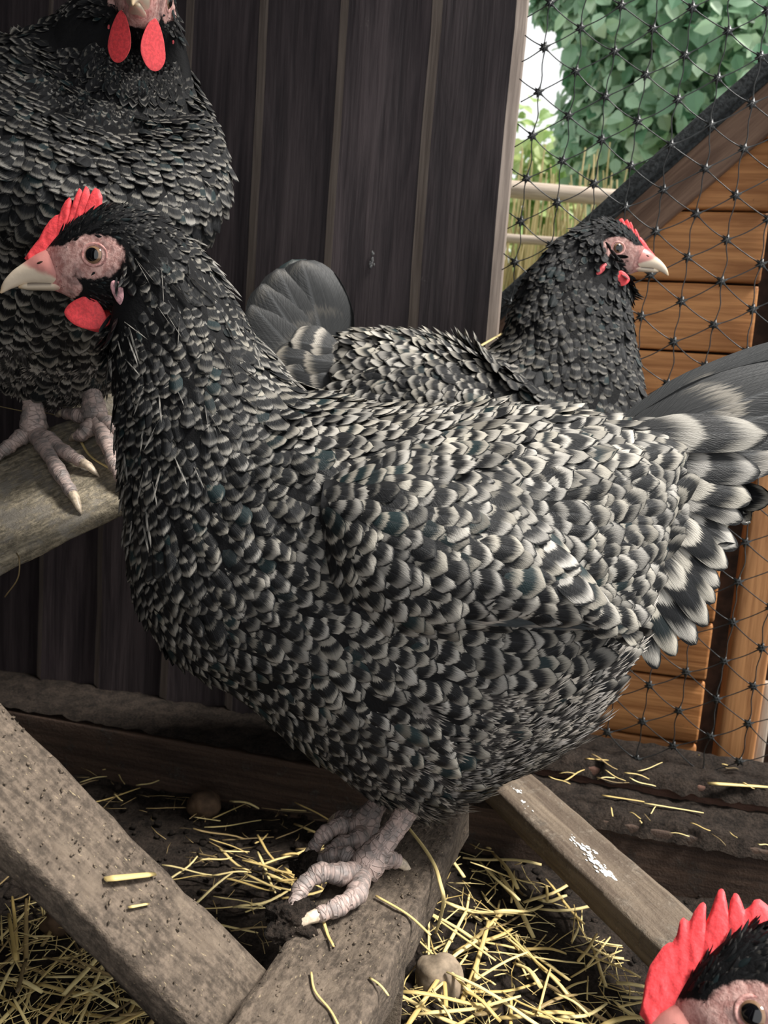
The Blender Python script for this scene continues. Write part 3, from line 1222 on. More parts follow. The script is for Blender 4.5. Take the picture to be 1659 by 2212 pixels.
def frames(nrm, tan, jit, rng, lift=0.0):
    t = tan - nrm * np.sum(tan * nrm, 1, keepdims=True)
    t /= np.linalg.norm(t, axis=1, keepdims=True) + 1e-12
    x = np.cross(t, nrm)
    a = rng.normal(0, jit, len(t))[:, None]
    t2 = t * np.cos(a) + x * np.sin(a)
    if lift is not None:
        l_ = np.asarray(lift).reshape(-1, 1) if np.ndim(lift) else lift
        t2 = t2 + nrm * (l_ + rng.normal(0, 0.05, (len(t), 1)))
        t2 /= np.linalg.norm(t2, axis=1, keepdims=True)
    z = nrm - t2 * np.sum(nrm * t2, 1, keepdims=True)
    z /= np.linalg.norm(z, axis=1, keepdims=True)
    x2 = np.cross(t2, z)
    return x2, t2, z


def long_feather(base, tip, nrm, width, bend=0.0, cup=0.18, round_=1.0, rows=14, cols=7, sag=None):
    """one big quill feather as a curved grid between two world points"""
    base, tip, nrm = Vector(base), Vector(tip), Vector(nrm)
    Y = tip - base
    L = Y.length
    Y = Y.normalized()
    X = Y.cross(nrm).normalized()
    Z = X.cross(Y)
    V, uv = [], []
    for i in range(rows):
        v = i / (rows - 1)
        v2 = 1 - (1 - v) ** 1.5
        if v2 < 0.35:
            w = 0.35 + 0.65 * (v2 / 0.35) ** 0.8
        else:
            e = (v2 - 0.35) / 0.65
            w = math.sqrt(max(0.0, 1 - e ** (2.6 + round_))) * (1 - 0.06 * e) + 0.02
        for j in range(cols):
            u = -1 + 2 * j / (cols - 1)
            rip = 0.015 * math.sin(v2 * 9 + u * 3)
            p = base + Y * (L * v2) + X * (u * w * width / 2) + Z * (-cup * u * u * w * width / 2 + L * bend * (v2 - v2 * v2) * 2 + rip * width)
            V.append(tuple(p))
            uv.append(((u + 1) / 2, v2))
    return np.array(V), grid_faces(rows, cols), np.array(uv)


# ------------------------------------------------------------------ hen
COMB_T = [(212, 530), (250, 478), (300, 420), (335, 360), (370, 315), (405, 285), (425, 282), (440, 245), (465, 205), (490, 183), (500, 200), (497, 245), (510, 230),
          (525, 170), (548, 132), (562, 145), (566, 178), (572, 145), (586, 120), (605, 140), (612, 190), (622, 150), (640, 132), (665, 145), (680, 185), (674, 235), (655, 290)]
COMB_B = [(238, 560), (300, 556), (370, 535), (412, 498), (440, 440), (480, 390), (520, 350), (580, 318), (655, 296)]


def resample(pts, n):
    pts = np.asarray(pts, float)
    d = np.r_[0, np.cumsum(np.linalg.norm(np.diff(pts, axis=0), axis=1))]
    t = np.linspace(0, d[-1], n)
    return np.stack([np.interp(t, d, pts[:, k]) for k in range(pts.shape[1])], 1)


ZS = 560 / 1659.0                                   # zoomed crop -> photo pixels


def z2h(p):                                         # zoomed crop of the main head -> head units (forward, up) about the eye
    return 222 - p[0] * ZS, 562 - (380 + p[1] * ZS)


HEAD_ST = [((126, 0), (112, -54), 7), ((100, 28), (84, -64), 23), ((60, 64), (52, -80), 43), ((0, 98), (0, -94), 57), ((-55, 100), (-42, -112), 62)]


class Head:
    def __init__(self, eye, hf, hu, k):
        self.e = Vector(eye)
        self.f = Vector(hf).normalized()
        hu = Vector(hu)
        self.u = (hu - self.f * hu.dot(self.f)).normalized()
        self.l = self.u.cross(self.f)                # bird's left
        self.k = k

    def p(self, f, l, u):
        return self.e + (self.f * f + self.l * l + self.u * u) * self.k

    def loc(self, P_):
        d = (np.asarray(P_) - np.array(self.e)) / self.k
        return d @ np.array(self.f), d @ np.array(self.l), d @ np.array(self.u)


def loft_shell(secs, per, n=40):
    """secs: list of (top, bottom, lateral half vector). returns grid (M,n,3) and station coordinate"""
    arr = np.array([list(t) + list(b) + list(l) for t, b, l in secs])
    dense, st = catmull(arr, per)
    top, bot, lat = dense[:, :3], dense[:, 3:6], dense[:, 6:9]
    c = (top + bot) / 2
    a = (top - bot) / 2
    th = np.linspace(0, 2 * PI, n, endpoint=False)
    ct, sn = np.cos(th), np.sin(th)
    e = 0.92
    ce = np.sign(ct) * np.abs(ct) ** e
    se = np.sign(sn) * np.abs(sn) ** e
    S = c[:, None] + a[:, None] * ce[None, :, None] + lat[:, None] * se[None, :, None]
    return S, st


def sphere_mesh(name, seg, rings, mat):
    bm = bmesh.new()
    bmesh.ops.create_uvsphere(bm, u_segments=seg, v_segments=rings, radius=1)
    me = bpy.data.meshes.new(name)
    bm.to_mesh(me)
    bm.free()
    me.materials.append(mat)
    me.polygons.foreach_set('use_smooth', np.full(len(me.polygons), True))
    return me


EYE_ME = sphere_mesh('eye', 32, 20, M['eye'])
CLAW_N = [0]


def toe_path(pts, per=5):
    d, _ = catmull([tuple(p) for p in pts], per)
    return [Vector(p) for p in d]


def add_leg(parts, claws, shank, toes, rs, rt):
    """shank: points hock->foot; toes: list of point lists from foot outwards"""
    pth = toe_path(shank, 8)
    n = len(pth)
    rad = [rs * (1.25 - 0.45 * math.sin(PI * min(1, i / (n - 1) * 1.15))) * (1 + 0.035 * math.sin(i * 2.4)) for i in range(n)]
    V, f, uv = tube(pth, rad, 16)
    uv = np.stack([uv[:, 0] * 1.6, uv[:, 1] / 0.0034], 1)
    parts.append((V, f, uv))
    for t in toes:
        pth = toe_path(t, 7)
        n = len(pth)
        rad = []
        for i in range(n):
            e = i / (n - 1)
            r = rt * (1.12 - 0.42 * e) * (1 + 0.07 * math.sin(i * 2.1)) * (1 + 0.10 * math.cos(e * PI * 2 * (len(t) - 1)))
            rad.append(r)
        rad[-1] *= 0.72
        V, f, uv = tube(pth, rad, 12)
        uv = np.stack([uv[:, 0] * 0.5, uv[:, 1] / 0.0022], 1)
        parts.append((V, f, uv))
        d = (pth[-1] - pth[-3]).normalized()
        c0 = pth[-1] - d * 0.001
        cp = [c0, c0 + d * rt * 1.0, c0 + d * rt * 2.0 + Vector((0, 0, -rt * 0.35)), c0 + d * rt * 2.8 + Vector((0, 0, -rt * 0.55))]
        claws.append(tube(cp, [rt * 0.62, rt * 0.52, rt * 0.34, rt * 0.06], 8))


def build_hen(label, root_loc, head, secs_body, lat_dir, rc_body, legs, wing=None, tail=(), group=None, comb=(COMB_T, COMB_B, 1.0), comb_space='zoom',
              wattles=((30, -104, 32, 46, 0.30, 0),), wl=26, lobe=('lobe', 1.2), lod=1.0, singles=0, seed=1, leg_r=(0.0085, 0.0062), name='hen', skin_dark=0.0, lobe_l=70, neck_tone=1.0, hairs=0,
              quills=()):
    root_loc = Vector(root_loc)
    root = empty(name, root_loc, label, 'hen')
    root['_loc'] = list(root_loc)
    k = head.k
    rng = np.random.default_rng(seed)
    # --- body loft: head stations then neck and trunk
    secs = []
    for (t, b, w) in HEAD_ST:
        secs.append((head.p(t[0], 0, t[1]), head.p(b[0], 0, b[1]), head.l * (w * k)))
    # keep the lateral direction continuous with the head's
    for (t, b, lv) in secs_body:
        secs.append((Vector(t), Vector(b), Vector(lv)))
    rc = [0, 0.25, 0.5, 0.75, 1.0] + list(rc_body)
    per = [8] * 4 + [10] + [5] * (len(secs) - 6)
    N = 48
    S, st = loft_shell(secs, per, N)
    rcd = np.interp(st, np.arange(len(rc)), rc)
    M_ = len(S)
    # caps
    c0, c1 = S[0].mean(0), S[-1].mean(0)
    V = np.concatenate([S.reshape(-1, 3), [c0], [c1]])
    fc = [list(x) for x in grid_faces(M_, N, True)]
    a0, a1 = M_ * N, M_ * N + 1
    for j in range(N):
        fc.append([(j + 1) % N, j, a0])
        fc.append([(M_ - 1) * N + j, (M_ - 1) * N + (j + 1) % N, a1])
    # bare skin mask on the face
    hf, hl, hu = head.loc(V)

    def skin_of(hf, hl, hu):
        e1 = ((hf - 4) / 62) ** 2 + ((hu + 3) / 40) ** 2
        e2 = ((hf - 92) / 62) ** 2 + ((hu + 14) / 36) ** 2
        e3 = ((hf - 66) / 34) ** 2 + ((hu + 56) / 20) ** 2
        mk = np.maximum.reduce([1.25 - e1 * 0.75, 1.25 - e2 * 0.75, 1.2 - e3 * 0.75])
        mk = np.where(hf < -75, 0, mk)
        return np.clip(mk, 0, 1)
    skin = skin_of(hf, hl, hu)
    red = np.clip((hf - 62) / 50, 0, 1) * 0.6
    fx = np.stack([skin, red, np.full_like(skin, skin_dark), np.ones_like(skin)], 1)
    parts, claws = [], []
    for (sh, toes) in legs:
        add_leg(parts, claws, sh, toes, *leg_r)
    nb = len(V)
    uvb = np.zeros((nb, 2))
    mi = [0] * len(fc)
    if parts:
        LV, LF, LU = join(parts)
        V = np.concatenate([V, LV])
        fc = fc + [[i + nb for i in f] for f in LF]
        uvb = np.concatenate([uvb, LU])
        fx = np.concatenate([fx, np.tile([[0, 0, 0, 1]], (len(LV), 1))])
        mi += [1] * len(LF)
    wobj('body', V, fc, [M['body'], M['leg']], root, root_loc, uv=uvb, fx=fx, midx=mi)
    for c in claws:
        wobj('claw', c[0], c[1], M['claw'], root, root_loc)

    bvh = BVHTree.FromPolygons([tuple(v) for v in S.reshape(-1, 3)], [tuple(x) for x in grid_faces(M_, N, True)])

    # --- wings: grid hugging the trunk
    wkd = None
    wing_grids = wing(bvh, S) if wing else []
    if wing_grids:
        pts = np.concatenate([g[0][2:-2, 3:-2].reshape(-1, 3) for g in wing_grids])
        wkd = KDTree(len(pts))
        for i, p in enumerate(pts):
            wkd.insert(Vector(p), i)
        wkd.balance()

    # --- plumage on the trunk
    def info(fi, fj):
        rcv = np.interp(fi, np.arange(M_), rcd)
        th = (fj / N) * 2 * PI
        up = np.cos(th)                               # 1 on the back, -1 underneath
        return rcv, up

    def spacing(fi, fj):
        rcv, up = info(fi, fj)
        r = np.interp(rcv, [0, 0.9, 1.3, 2, 3, 4, 5, 6], [0.0020, 0.0022, 0.0036, 0.0047, 0.0064, 0.0074, 0.0085, 0.009])
        return r * lod
    pos, nrm, tan, fi, fj = scatter(S, int(40000 / lod ** 2), spacing, True, seed)
    rcv, up = info(fi, fj)
    # outward normals
    cen = S.mean(1)
    ci = np.clip(fi.astype(int), 0, M_ - 1)
    flip = np.sum((pos - cen[ci]) * nrm, 1) < 0
    nrm[flip] *= -1
    hf, hl, hu = head.loc(pos)
    sk = skin_of(hf, hl, hu) * (rcv < 1.05)
    # nothing on the bare face, the comb's foot or inside the wing outline
    eye_r = np.sqrt(hf ** 2 + hu ** 2)
    bris = (sk > 0.42) & (rcv > 0.22) & (eye_r > 36) & ((hu < -22) | ((hf > 30) & (hu > 0)) | (hf < -40)) & (hf < 95) & (rng.random(len(sk)) < 0.55)
    keep = (~(sk > 0.42) & ~(rcv < 0.3)) | bris
    keep &= ~((((hf + 46) / 36) ** 2 + ((hu + 82) / 36) ** 2 < 1) & (np.abs(hl) > 18))
    keep &= ~((rcv < 1.0) & (hu > -15 + 0 * hu) & (np.abs(hl) < 10) & (hf > -5))
    if wkd:
        dist = np.array([wkd.find(Vector(p))[2] for p in pos])
        keep &= ~((dist < 0.0045) & (rcv > 2.4))
    bris = bris[keep]
    pos, nrm, tan, rcv, up, hf, hu = pos[keep], nrm[keep], tan[keep], rcv[keep], up[keep], hf[keep], hu[keep]
    n = len(pos)
    L = np.interp(rcv, [0, 0.9, 1.3, 2, 3, 4, 5, 6], [0.0065, 0.0085, 0.0125, 0.016, 0.021, 0.025, 0.032, 0.036]) * rng.uniform(0.75, 1.2, n) * (0.5 + 0.5 * lod)
    Wd = np.interp(rcv, [0, 0.9, 1.3, 2, 3, 4, 5, 6], [0.0030, 0.0040, 0.0066, 0.0092, 0.0125, 0.0145, 0.0175, 0.019]) * rng.uniform(0.85, 1.15, n) * (0.5 + 0.5 * lod)
    bar = np.interp(rcv, [0, 0.6, 0.9, 1.3, 2, 3, 4, 5, 6], [0.0, 0.10, 0.18, 0.22, 0.23, 0.27, 0.35, 0.42, 0.42]) + rng.normal(0, 0.08, n)
    tone = np.interp(rcv, [0, 1, 1.5, 2, 3, 4, 5, 6], [0.3, 0.33, 0.36, 0.38, 0.42, 0.52, 0.58, 0.56]) * np.interp(rcv, [2, 4], [neck_tone, 1.0]) * rng.uniform(0.4, 1.35, n)
    dd_ = 3
    kap = np.zeros((M_, N))
    Nn_ = S - cen[:, None]
    Nn_ = Nn_ / (np.linalg.norm(Nn_, axis=2, keepdims=True) + 1e-9)
    ds2 = (np.linalg.norm(S[2 * dd_:] - S[:-2 * dd_], axis=2) / 2 + 1e-4) ** 2
    kap[dd_:-dd_] = np.sum((S[2 * dd_:] - 2 * S[dd_:-dd_] + S[:-2 * dd_]) * Nn_[dd_:-dd_], 2) / ds2
    fi_, fj_ = fi[keep], fj[keep]
    kv = kap[np.clip(fi_.astype(int), 0, M_ - 1), np.clip(fj_.astype(int), 0, N - 1)]
    lift_ = 0.03 + np.clip(kv * L * 1.0, 0, 0.5)
    back = np.clip((up - 0.45) / 0.4, 0, 1) * np.clip((rcv - 2.2) / 0.8, 0, 1) * np.clip((5.2 - rcv) / 1.0, 0, 1)
    bar = bar + back * 0.30
    tone = tone * (1 + 0.45 * back)
    Wd = Wd * (1 - 0.12 * back)
    lift_ = lift_ + 0.07 * back
    # a share of nearly plain feathers
    plain_ = rng.random(n) < np.interp(rcv, [0, 1, 2, 3, 4, 6], [0.5, 0.3, 0.2, 0.18, 0.12, 0.06])
    bar = np.where(plain_, bar * 0.35, bar)
    bar = np.clip(bar, 0, 0.85)
    fluffm = (rcv > 3.9) & (up < -0.15) & (rcv < 5.35) & (rng.random(n) < np.clip((rcv - 3.75) * 1.6, 0, 0.85) * np.clip((-up) * 2.2, 0, 1))
    rear = np.clip((rcv - 4.1) / 0.5, 0, 1) * fluffm
    tone = np.where(fluffm, np.clip(tone, 0.4, 1) * (1.05 + 0.95 * rear), tone)
    bar = np.where(fluffm, bar + 0.10 * rear, bar)
    small = (rcv < 1.25)
    lance = (~small) & (~fluffm) & ((back > 0.35) | (rcv < 1.8))
    norm = ~(small | lance | fluffm)
    L = np.where(bris, L * 0.42, L)
    Wd = np.where(bris, Wd * 0.30, Wd)
    rnd = rng.random(n)
    fxa = np.stack([rnd, bar, np.clip(tone, 0, 1.45), np.ones(n)], 1)

    def emit(name, tpl, mask, mat, jit, lift=0.02, lmul=1.0, wmul=1.0):
        if mask.sum() == 0:
            return
        x, y, z = frames(nrm[mask], tan[mask], jit, rng, lift_[mask] + lift)
        V, Fc, uv, fx = feather_arrays(tpl, pos[mask] - nrm[mask] * 0.001, x, y, z, L[mask] * lmul, Wd[mask] * wmul, fxa[mask])
        o = wobj(name, V, Fc, mat, root, root_loc, uv=uv, fx=fx)
        o['kind'] = 'stuff'
        return o
    if singles:
        # the largest feathers that face the viewer are objects of their own, sharing a few meshes
        facing = np.sum(nrm * (np.array(CAM) - pos), 1) / np.linalg.norm(np.array(CAM) - pos, axis=1)
        score = L * Wd * np.clip(facing, 0, 1) * norm
        order = np.argsort(-score)[:singles]
        sing = np.zeros(n, bool)
        sing[order] = True
        variants = []
        for vv in range(36):
            T, uv, fcx = FT
            vf = np.array([[rng.random(), np.clip(0.40 + rng.normal(0, 0.09), 0.1, 0.8), rng.uniform(0.3, 0.75), 1]])
            variants.append(raw_mesh('feather', T * np.array([0.5, 1, 1]), fcx, M['feather'], uv=uv, fx=np.repeat(vf, len(T), 0)))
        x, y, z = frames(nrm[sing], tan[sing], 0.14, rng, lift_[sing])
        ps, Ls, Ws = pos[sing] - nrm[sing] * 0.001, L[sing], Wd[sing]
        for q in range(len(ps)):
            mm = Matrix(((x[q][0] * Ws[q], y[q][0] * Ls[q], z[q][0] * Ls[q], ps[q][0] - root_loc.x),
                         (x[q][1] * Ws[q], y[q][1] * Ls[q], z[q][1] * Ls[q], ps[q][1] - root_loc.y),
                         (x[q][2] * Ws[q], y[q][2] * Ls[q], z[q][2] * Ls[q], ps[q][2] - root_loc.z), (0, 0, 0, 1)))
            link('feather', variants[q % len(variants)], root, mm)
        norm &= ~sing
    emit('head_plumage', LANCE, small, M['headfeather'], 0.25, 0.10, 1.25, 0.62)
    emit('neck_plumage', LANCE, lance, M['feather'], 0.20, 0.0, 1.12, 1.05)
    emit('body_plumage', FT, norm, M['feather'], 0.22, 0.0)
    emit('fluff', FLUFF, fluffm, M['fluff'], 0.16, 0.05, 1.0, 1.35)

    if hairs:
        ok = np.where((rcv > 1.3) & (rcv < 2.7))[0]
        hi = rng.choice(ok, hairs)
        x, y, z = frames(nrm[hi], tan[hi], 0.30, rng, 0.03)
        fh = np.tile([[0.4, 0.95, 0.55, 1]], (hairs, 1))
        V, Fc, uv, fx = feather_arrays(LANCE, pos[hi] + nrm[hi] * 0.0015, x, y, z, rng.uniform(0.010, 0.022, hairs), np.full(hairs, 0.00028), fh)
        o = wobj('neck_hairs', V, Fc, M['headfeather'], root, root_loc, uv=uv, fx=fx)
        o['kind'] = 'stuff'
    # --- wings
    for (G, outward) in wing_grids:
        gm, gn = G.shape[:2]
        th = 0.006
        # closed shell: outer grid plus an inner grid pushed into the trunk
        inner = G - outward * th
        Vw = np.concatenate([G.reshape(-1, 3), inner.reshape(-1, 3)])
        g1 = grid_faces(gm, gn)
        g2 = g1[:, ::-1] + gm * gn
        rim = []
        def idx(i, j): return i * gn + j
        loop = [idx(i, 0) for i in range(gm)] + [idx(gm - 1, j) for j in range(1, gn)] + [idx(i, gn - 1) for i in range(gm - 2, -1, -1)] + [idx(0, j) for j in range(gn - 2, 0, -1)]
        for q in range(len(loop)):
            a, b = loop[q], loop[(q + 1) % len(loop)]
            rim.append((b, a, a + gm * gn, b + gm * gn))
        fw = np.concatenate([g1, g2, np.array(rim)])
        w = wobj('wing', Vw, fw, M['body'], root, root_loc, fx=np.tile([[0, 0, 0, 1]], (len(Vw), 1)))

        def wsp(fi, fj):
            return np.interp(fi / (gm - 1), [0, 0.5, 1], [0.0066, 0.0086, 0.0098]) * lod
        wp, wnm, wt, wi, wj = scatter(G, int(5200 / lod ** 2), wsp, False, seed + 5)
        dots = np.sum(wnm * outward[np.clip(wi.astype(int), 0, gm - 1), np.clip(wj.astype(int), 0, gn - 1)], 1)
        wnm[dots < 0] *= -1
        nn = len(wp)
        s = wi / (gm - 1)
        t = wj / (gn - 1)
        Lw = np.interp(s, [0, 0.5, 1], [0.020, 0.027, 0.030]) * rng.uniform(0.9, 1.12, nn)
        Ww = np.interp(s, [0, 0.5, 1], [0.0125, 0.0165, 0.0155]) * rng.uniform(0.9, 1.1, nn)
        br = np.clip(0.36 + 0.05 * s + rng.normal(0, 0.08, nn), 0.05, 0.8)
        br = np.where(rng.random(nn) < 0.1, 0.08, br)
        tn = np.clip(0.50 + 0.10 * s + rng.normal(0, 0.16, nn), 0.2, 0.95)
        x, y, z = frames(wnm, wt, 0.12, rng, 0.015)
        fxw = np.stack([rng.random(nn), br, tn, np.ones(nn)], 1)
        V2, F2, uv2, fx2 = feather_arrays(FT, wp, x, y, z, Lw, Ww, fxw)
        o = wobj('wing_plumage', V2, F2, M['feather'], root, root_loc, uv=uv2, fx=fx2)
        o.parent = w
        o['kind'] = 'stuff'
    # explicit long quills (flight and tail feathers)
    for (nm, base, tip, nr, wd_, bend, mat, br, tn, parent_name) in quills:
        V2, F2, uv2 = long_feather(base, tip, nr, wd_, bend)
        fx2 = np.tile([[rng.random(), br, tn, 1]], (len(V2), 1))
        wobj(nm, V2, F2, M[mat], root, root_loc, uv=uv2, fx=fx2)

    # --- comb: two-sided blade with rounded edge
    T, B, sc = comb
    conv = z2h if comb_space == 'zoom' else (lambda p: p)
    Tp = np.array([conv(p) for p in T])
    Bp = np.array([conv(p) for p in B])
    nT = 110
    Tt = resample(Tp, nT)
    Bb = resample(Bp, nT)
    Tt = Bb + (Tt - Bb) * sc
    rows = 12
    Vc = []
    for side in (1, -1):
        for r in range(rows + 1):
            s = r / rows
            for q in range(nT):
                p = Bb[q] * (1 - s) + Tt[q] * s
                h = 8.5 * (1 - s) ** 0.7 + 3.2
                if r == rows:
                    h = 0.0
                elif s > 0.85:
                    h *= 0.75
                h *= 1 + 0.22 * noise.noise(Vector((p[0] * 0.09, p[1] * 0.09, side)))
                endf = min(1, q / 3.0, (nT - 1 - q) / 3.0)
                wavy = 2.0 * math.sin(p[0] * 0.045 + p[1] * 0.02) * s
                Vc.append(tuple(head.p(p[0], side * h * endf * 0.95 + wavy, p[1] - (9 if r == 0 else 0))))
    f1 = grid_faces(rows + 1, nT)
    f2 = f1[:, ::-1] + (rows + 1) * nT
    wobj('comb', np.array(Vc), np.concatenate([f1, f2]), M['comb'], root, root_loc)
    # --- beak
    def mandible(name, cen, r_top, r_bot, hw, mouth_shade=False):
        # cen: list of (f,u top),(f,u bottom)
        secs_ = [(head.p(t[0], 0, t[1]), head.p(b[0], 0, b[1]), head.l * (w_ * k)) for (t, b, w_) in cen]
        Sg, st_ = loft_shell(secs_, 10, 20)
        mm_ = len(Sg)
        Vv = np.concatenate([Sg.reshape(-1, 3), [Sg[0].mean(0)], [Sg[-1].mean(0)]])
        ff = [list(x) for x in grid_faces(mm_, 20, True)]
        for j in range(20):
            ff.append([(j + 1) % 20, j, mm_ * 20])
            ff.append([(mm_ - 1) * 20 + j, (mm_ - 1) * 20 + (j + 1) % 20, mm_ * 20 + 1])
        tt = np.repeat(st_ / st_[-1], 20)
        tt = np.r_[tt, 0, 1]
        mk_ = np.zeros_like(tt)
        if not mouth_shade:
            a_, l_, u_2 = head.loc(Vv)
            hh_ = a_ - 0.9 * u_2 + 0.028 * np.minimum(u_2, 0) ** 2
            tt = np.clip((hh_ - 140) / 34, 0, 1) * 0.42 + 0.58 * np.clip((a_ - 165) / 40, 0, 1)
        if mouth_shade:
            a_, l_, u_2 = head.loc(Vv)
            mk_ = ((a_ > 96) & (a_ < 146)).astype(float) * np.clip(1 - np.abs(u_2 + 46) / 7, 0, 1)  # shade of the gap between the mandibles, put into the colour
        fxm = np.stack([tt, mk_, mk_ * 0, np.ones_like(tt)], 1)
        wobj(name, Vv, ff, M['beak'], root, root_loc, fx=fxm)
    mandible('upper_beak', [((98, 24), (40, -55), 24), ((124, 12), (78, -52), 27), ((148, -3), (112, -48), 21), ((176, -22), (146, -46), 14), ((195, -43), (178, -54), 8), ((203, -62), (200, -64), 1.5)], 0, 0, 0)
    mandible('lower_beak', [((48, -44), (58, -66), 22), ((85, -44), (86, -60), 18), ((120, -42), (120, -58), 14), ((150, -44), (148, -57), 10), ((166, -50), (165, -54), 3)], 0, 0, 0, True)
    # nostrils
    for sd in (1, -1):
        o = link('nostril', sphere_mesh('nostril', 12, 8, M['housedark']), root)
        hm = Matrix((head.f, head.u, head.l)).transposed().to_4x4()
        sp_ = head.p(112, sd * 23.5, -9)
        o.matrix_basis = Matrix.Translation(sp_ - root_loc) @ hm @ Matrix.Rotation(math.radians(-14), 4, 'Z') @ Matrix.Diagonal((8 * k, 3 * k, 2.5 * k, 1))
    # --- eyes with lids
    for sd in (1, -1):
        hm = Matrix((head.f, head.u, head.l * sd)).transposed().to_4x4()
        ec = head.p(0, sd * 44, 0)
        tilt = Matrix.Rotation(math.radians(14), 4, 'Y')
        mm_ = Matrix.Translation(ec - root_loc) @ hm @ tilt @ Matrix.Diagonal((22 * k, 21 * k, 20 * k, 1))
        link('eye', EYE_ME, root, mm_)
        for (R1, R2, rr, lift) in ((23.5, 20.5, 4.0, 52), (31, 26, 4.0, 49)):
            pth = []
            for q in range(33):
                a = 2 * PI * q / 32
                f0 = R1 * math.cos(a) - (2 if R1 > 25 else 0)
                u1 = R2 * math.sin(a)
                pth.append(head.p(f0, sd * (lift + 3 - 0.14 * f0 - 0.0035 * (f0 * f0 + u1 * u1)), u1))
            V2, F2, _ = tube(pth, [rr * k] * 33, 8, False)
            fx2 = np.tile([[1, 0.15 if R1 < 25 else 0.0, 0, 1]], (len(V2), 1))
            wobj('eyelid', V2, F2, M['body'], root, root_loc, fx=fx2)
    # --- wattles and ear lobes
    for (wf, wu, ra, rb, rot, wyaw) in wattles:
        for sd in (1, -1):
            bm = bmesh.new()
            bmesh.ops.create_uvsphere(bm, u_segments=24, v_segments=16, radius=1)
            Vv = []
            for v in bm.verts:
                x, y, z = v.co.x, v.co.y, v.co.z            # x forward, z up, y thickness
                taper = 0.62 + 0.38 * min(1, (0.75 - z) / 1.2)
                c_, s_ = math.cos(rot), math.sin(rot)
                xx, zz = x * rb * taper, z * ra
                xr, zr = xx * c_ - zz * s_, xx * s_ + zz * c_
                th_ = 5.5 * (0.9 + 0.25 * noise.noise(Vector((x * 2, z * 2, sd))))
                cy_, sy_ = math.cos(wyaw), math.sin(wyaw)
                Vv.append(tuple(head.p(wf + xr * cy_ - y * th_ * sy_, sd * (wl + (z < 0) * -z * 3 + xr * -sy_) + y * th_ * cy_ * sd, wu + zr)))
            bm.verts.index_update()
            Fv = [[v.index for v in f.verts] for f in bm.faces]
            bm.free()
            wobj('wattle', np.array(Vv), Fv, M['comb'], root, root_loc)
    for sd in (1, -1):
        bm = bmesh.new()
        bmesh.ops.create_uvsphere(bm, u_segments=20, v_segments=14, radius=1)
        Vv = []
        for v in bm.verts:
            x, y, z = v.co.x, v.co.y, v.co.z
            c_, s_ = math.cos(-0.62), math.sin(-0.62)
            bx = 14 * (1 + 0.25 * noise.noise(Vector((x * 2.2, z * 2.2, 4)))) * lobe[1]
            bz = 36 * lobe[1]
            # pointed below
            tp = 0.6 + 0.4 * min(1, (1.1 + z) / 1.0)
            xr, zr = x * bx * tp * c_ - z * bz * s_, x * bx * tp * s_ + z * bz * c_
            xr = -58 + xr * -1 * -1
            Vv.append(tuple(head.p(xr, sd * (lobe_l + y * 7 + (zr * -0.04)), -86 + zr)))
        bm.verts.index_update()
        Fv = [[v.index for v in f.verts] for f in bm.faces]
        bm.free()
        wobj('ear_lobe', np.array(Vv), Fv, M[lobe[0]], root, root_loc)
    return root, S, bvh


# ------------------------------------------------------------------ the large hen in front
YM = 0.47
TH = math.radians(5)
FM = Vector((-math.cos(TH), -math.sin(TH), 0))        # facing left, a little towards the viewer
NM = FM.cross(Vector((0, 0, 1))).normalized()          # across the bird
if NM.y > 0:
    NM = -NM                                           # towards the viewer
CM = P(790, 1880, YM)


def PM(px, py):
    return PP(px, py, CM, NM)


PXM = (PM(890, 1200) - PM(790, 1200)).length / 100

MAIN_ST = [((330, 466), (240, 738), 70), ((402, 508), (243, 800), 88), ((456, 566), (250, 862), 104), ((498, 632), (258, 925), 124), ((538, 700), (268, 1003), 150),
           ((583, 766), (278, 1093), 180), ((646, 832), (287, 1192), 212), ((730, 866), (308, 1290), 246), ((830, 884), (385, 1402), 276), ((940, 888), (530, 1490), 296),
           ((1040, 876), (700, 1625), 306), ((1130, 880), (865, 1722), 300), ((1220, 892), (1040, 1668), 278), ((1300, 902), (1190, 1592), 235), ((1365, 912), (1272, 1492), 190),
           ((1420, 925), (1318, 1392), 140), ((1480, 950), (1400, 1300), 100), ((1530, 995), (1465, 1230), 64), ((1560, 1040), (1520, 1160), 30)]
MAIN_RC = [1.25, 1.5, 1.75, 2.0, 2.25, 2.5, 2.75, 3.0, 3.3, 3.6, 3.9, 4.2, 4.5, 4.8, 5.1, 5.35, 5.6, 5.8, 6.0]


def secs_from(st, fn, latv, pxs):
    return [(fn(*t), fn(*b), latv * (w * pxs)) for t, b, w in st]


hf = (PM(122, 562) - PM(222, 562))
hu = (PM(222, 462) - PM(222, 562))
head_main = Head(PM(222, 562), hf, hu, PXM * 1.0)
LM = head_main.l                                       # bird's left -> towards the viewer when facing left


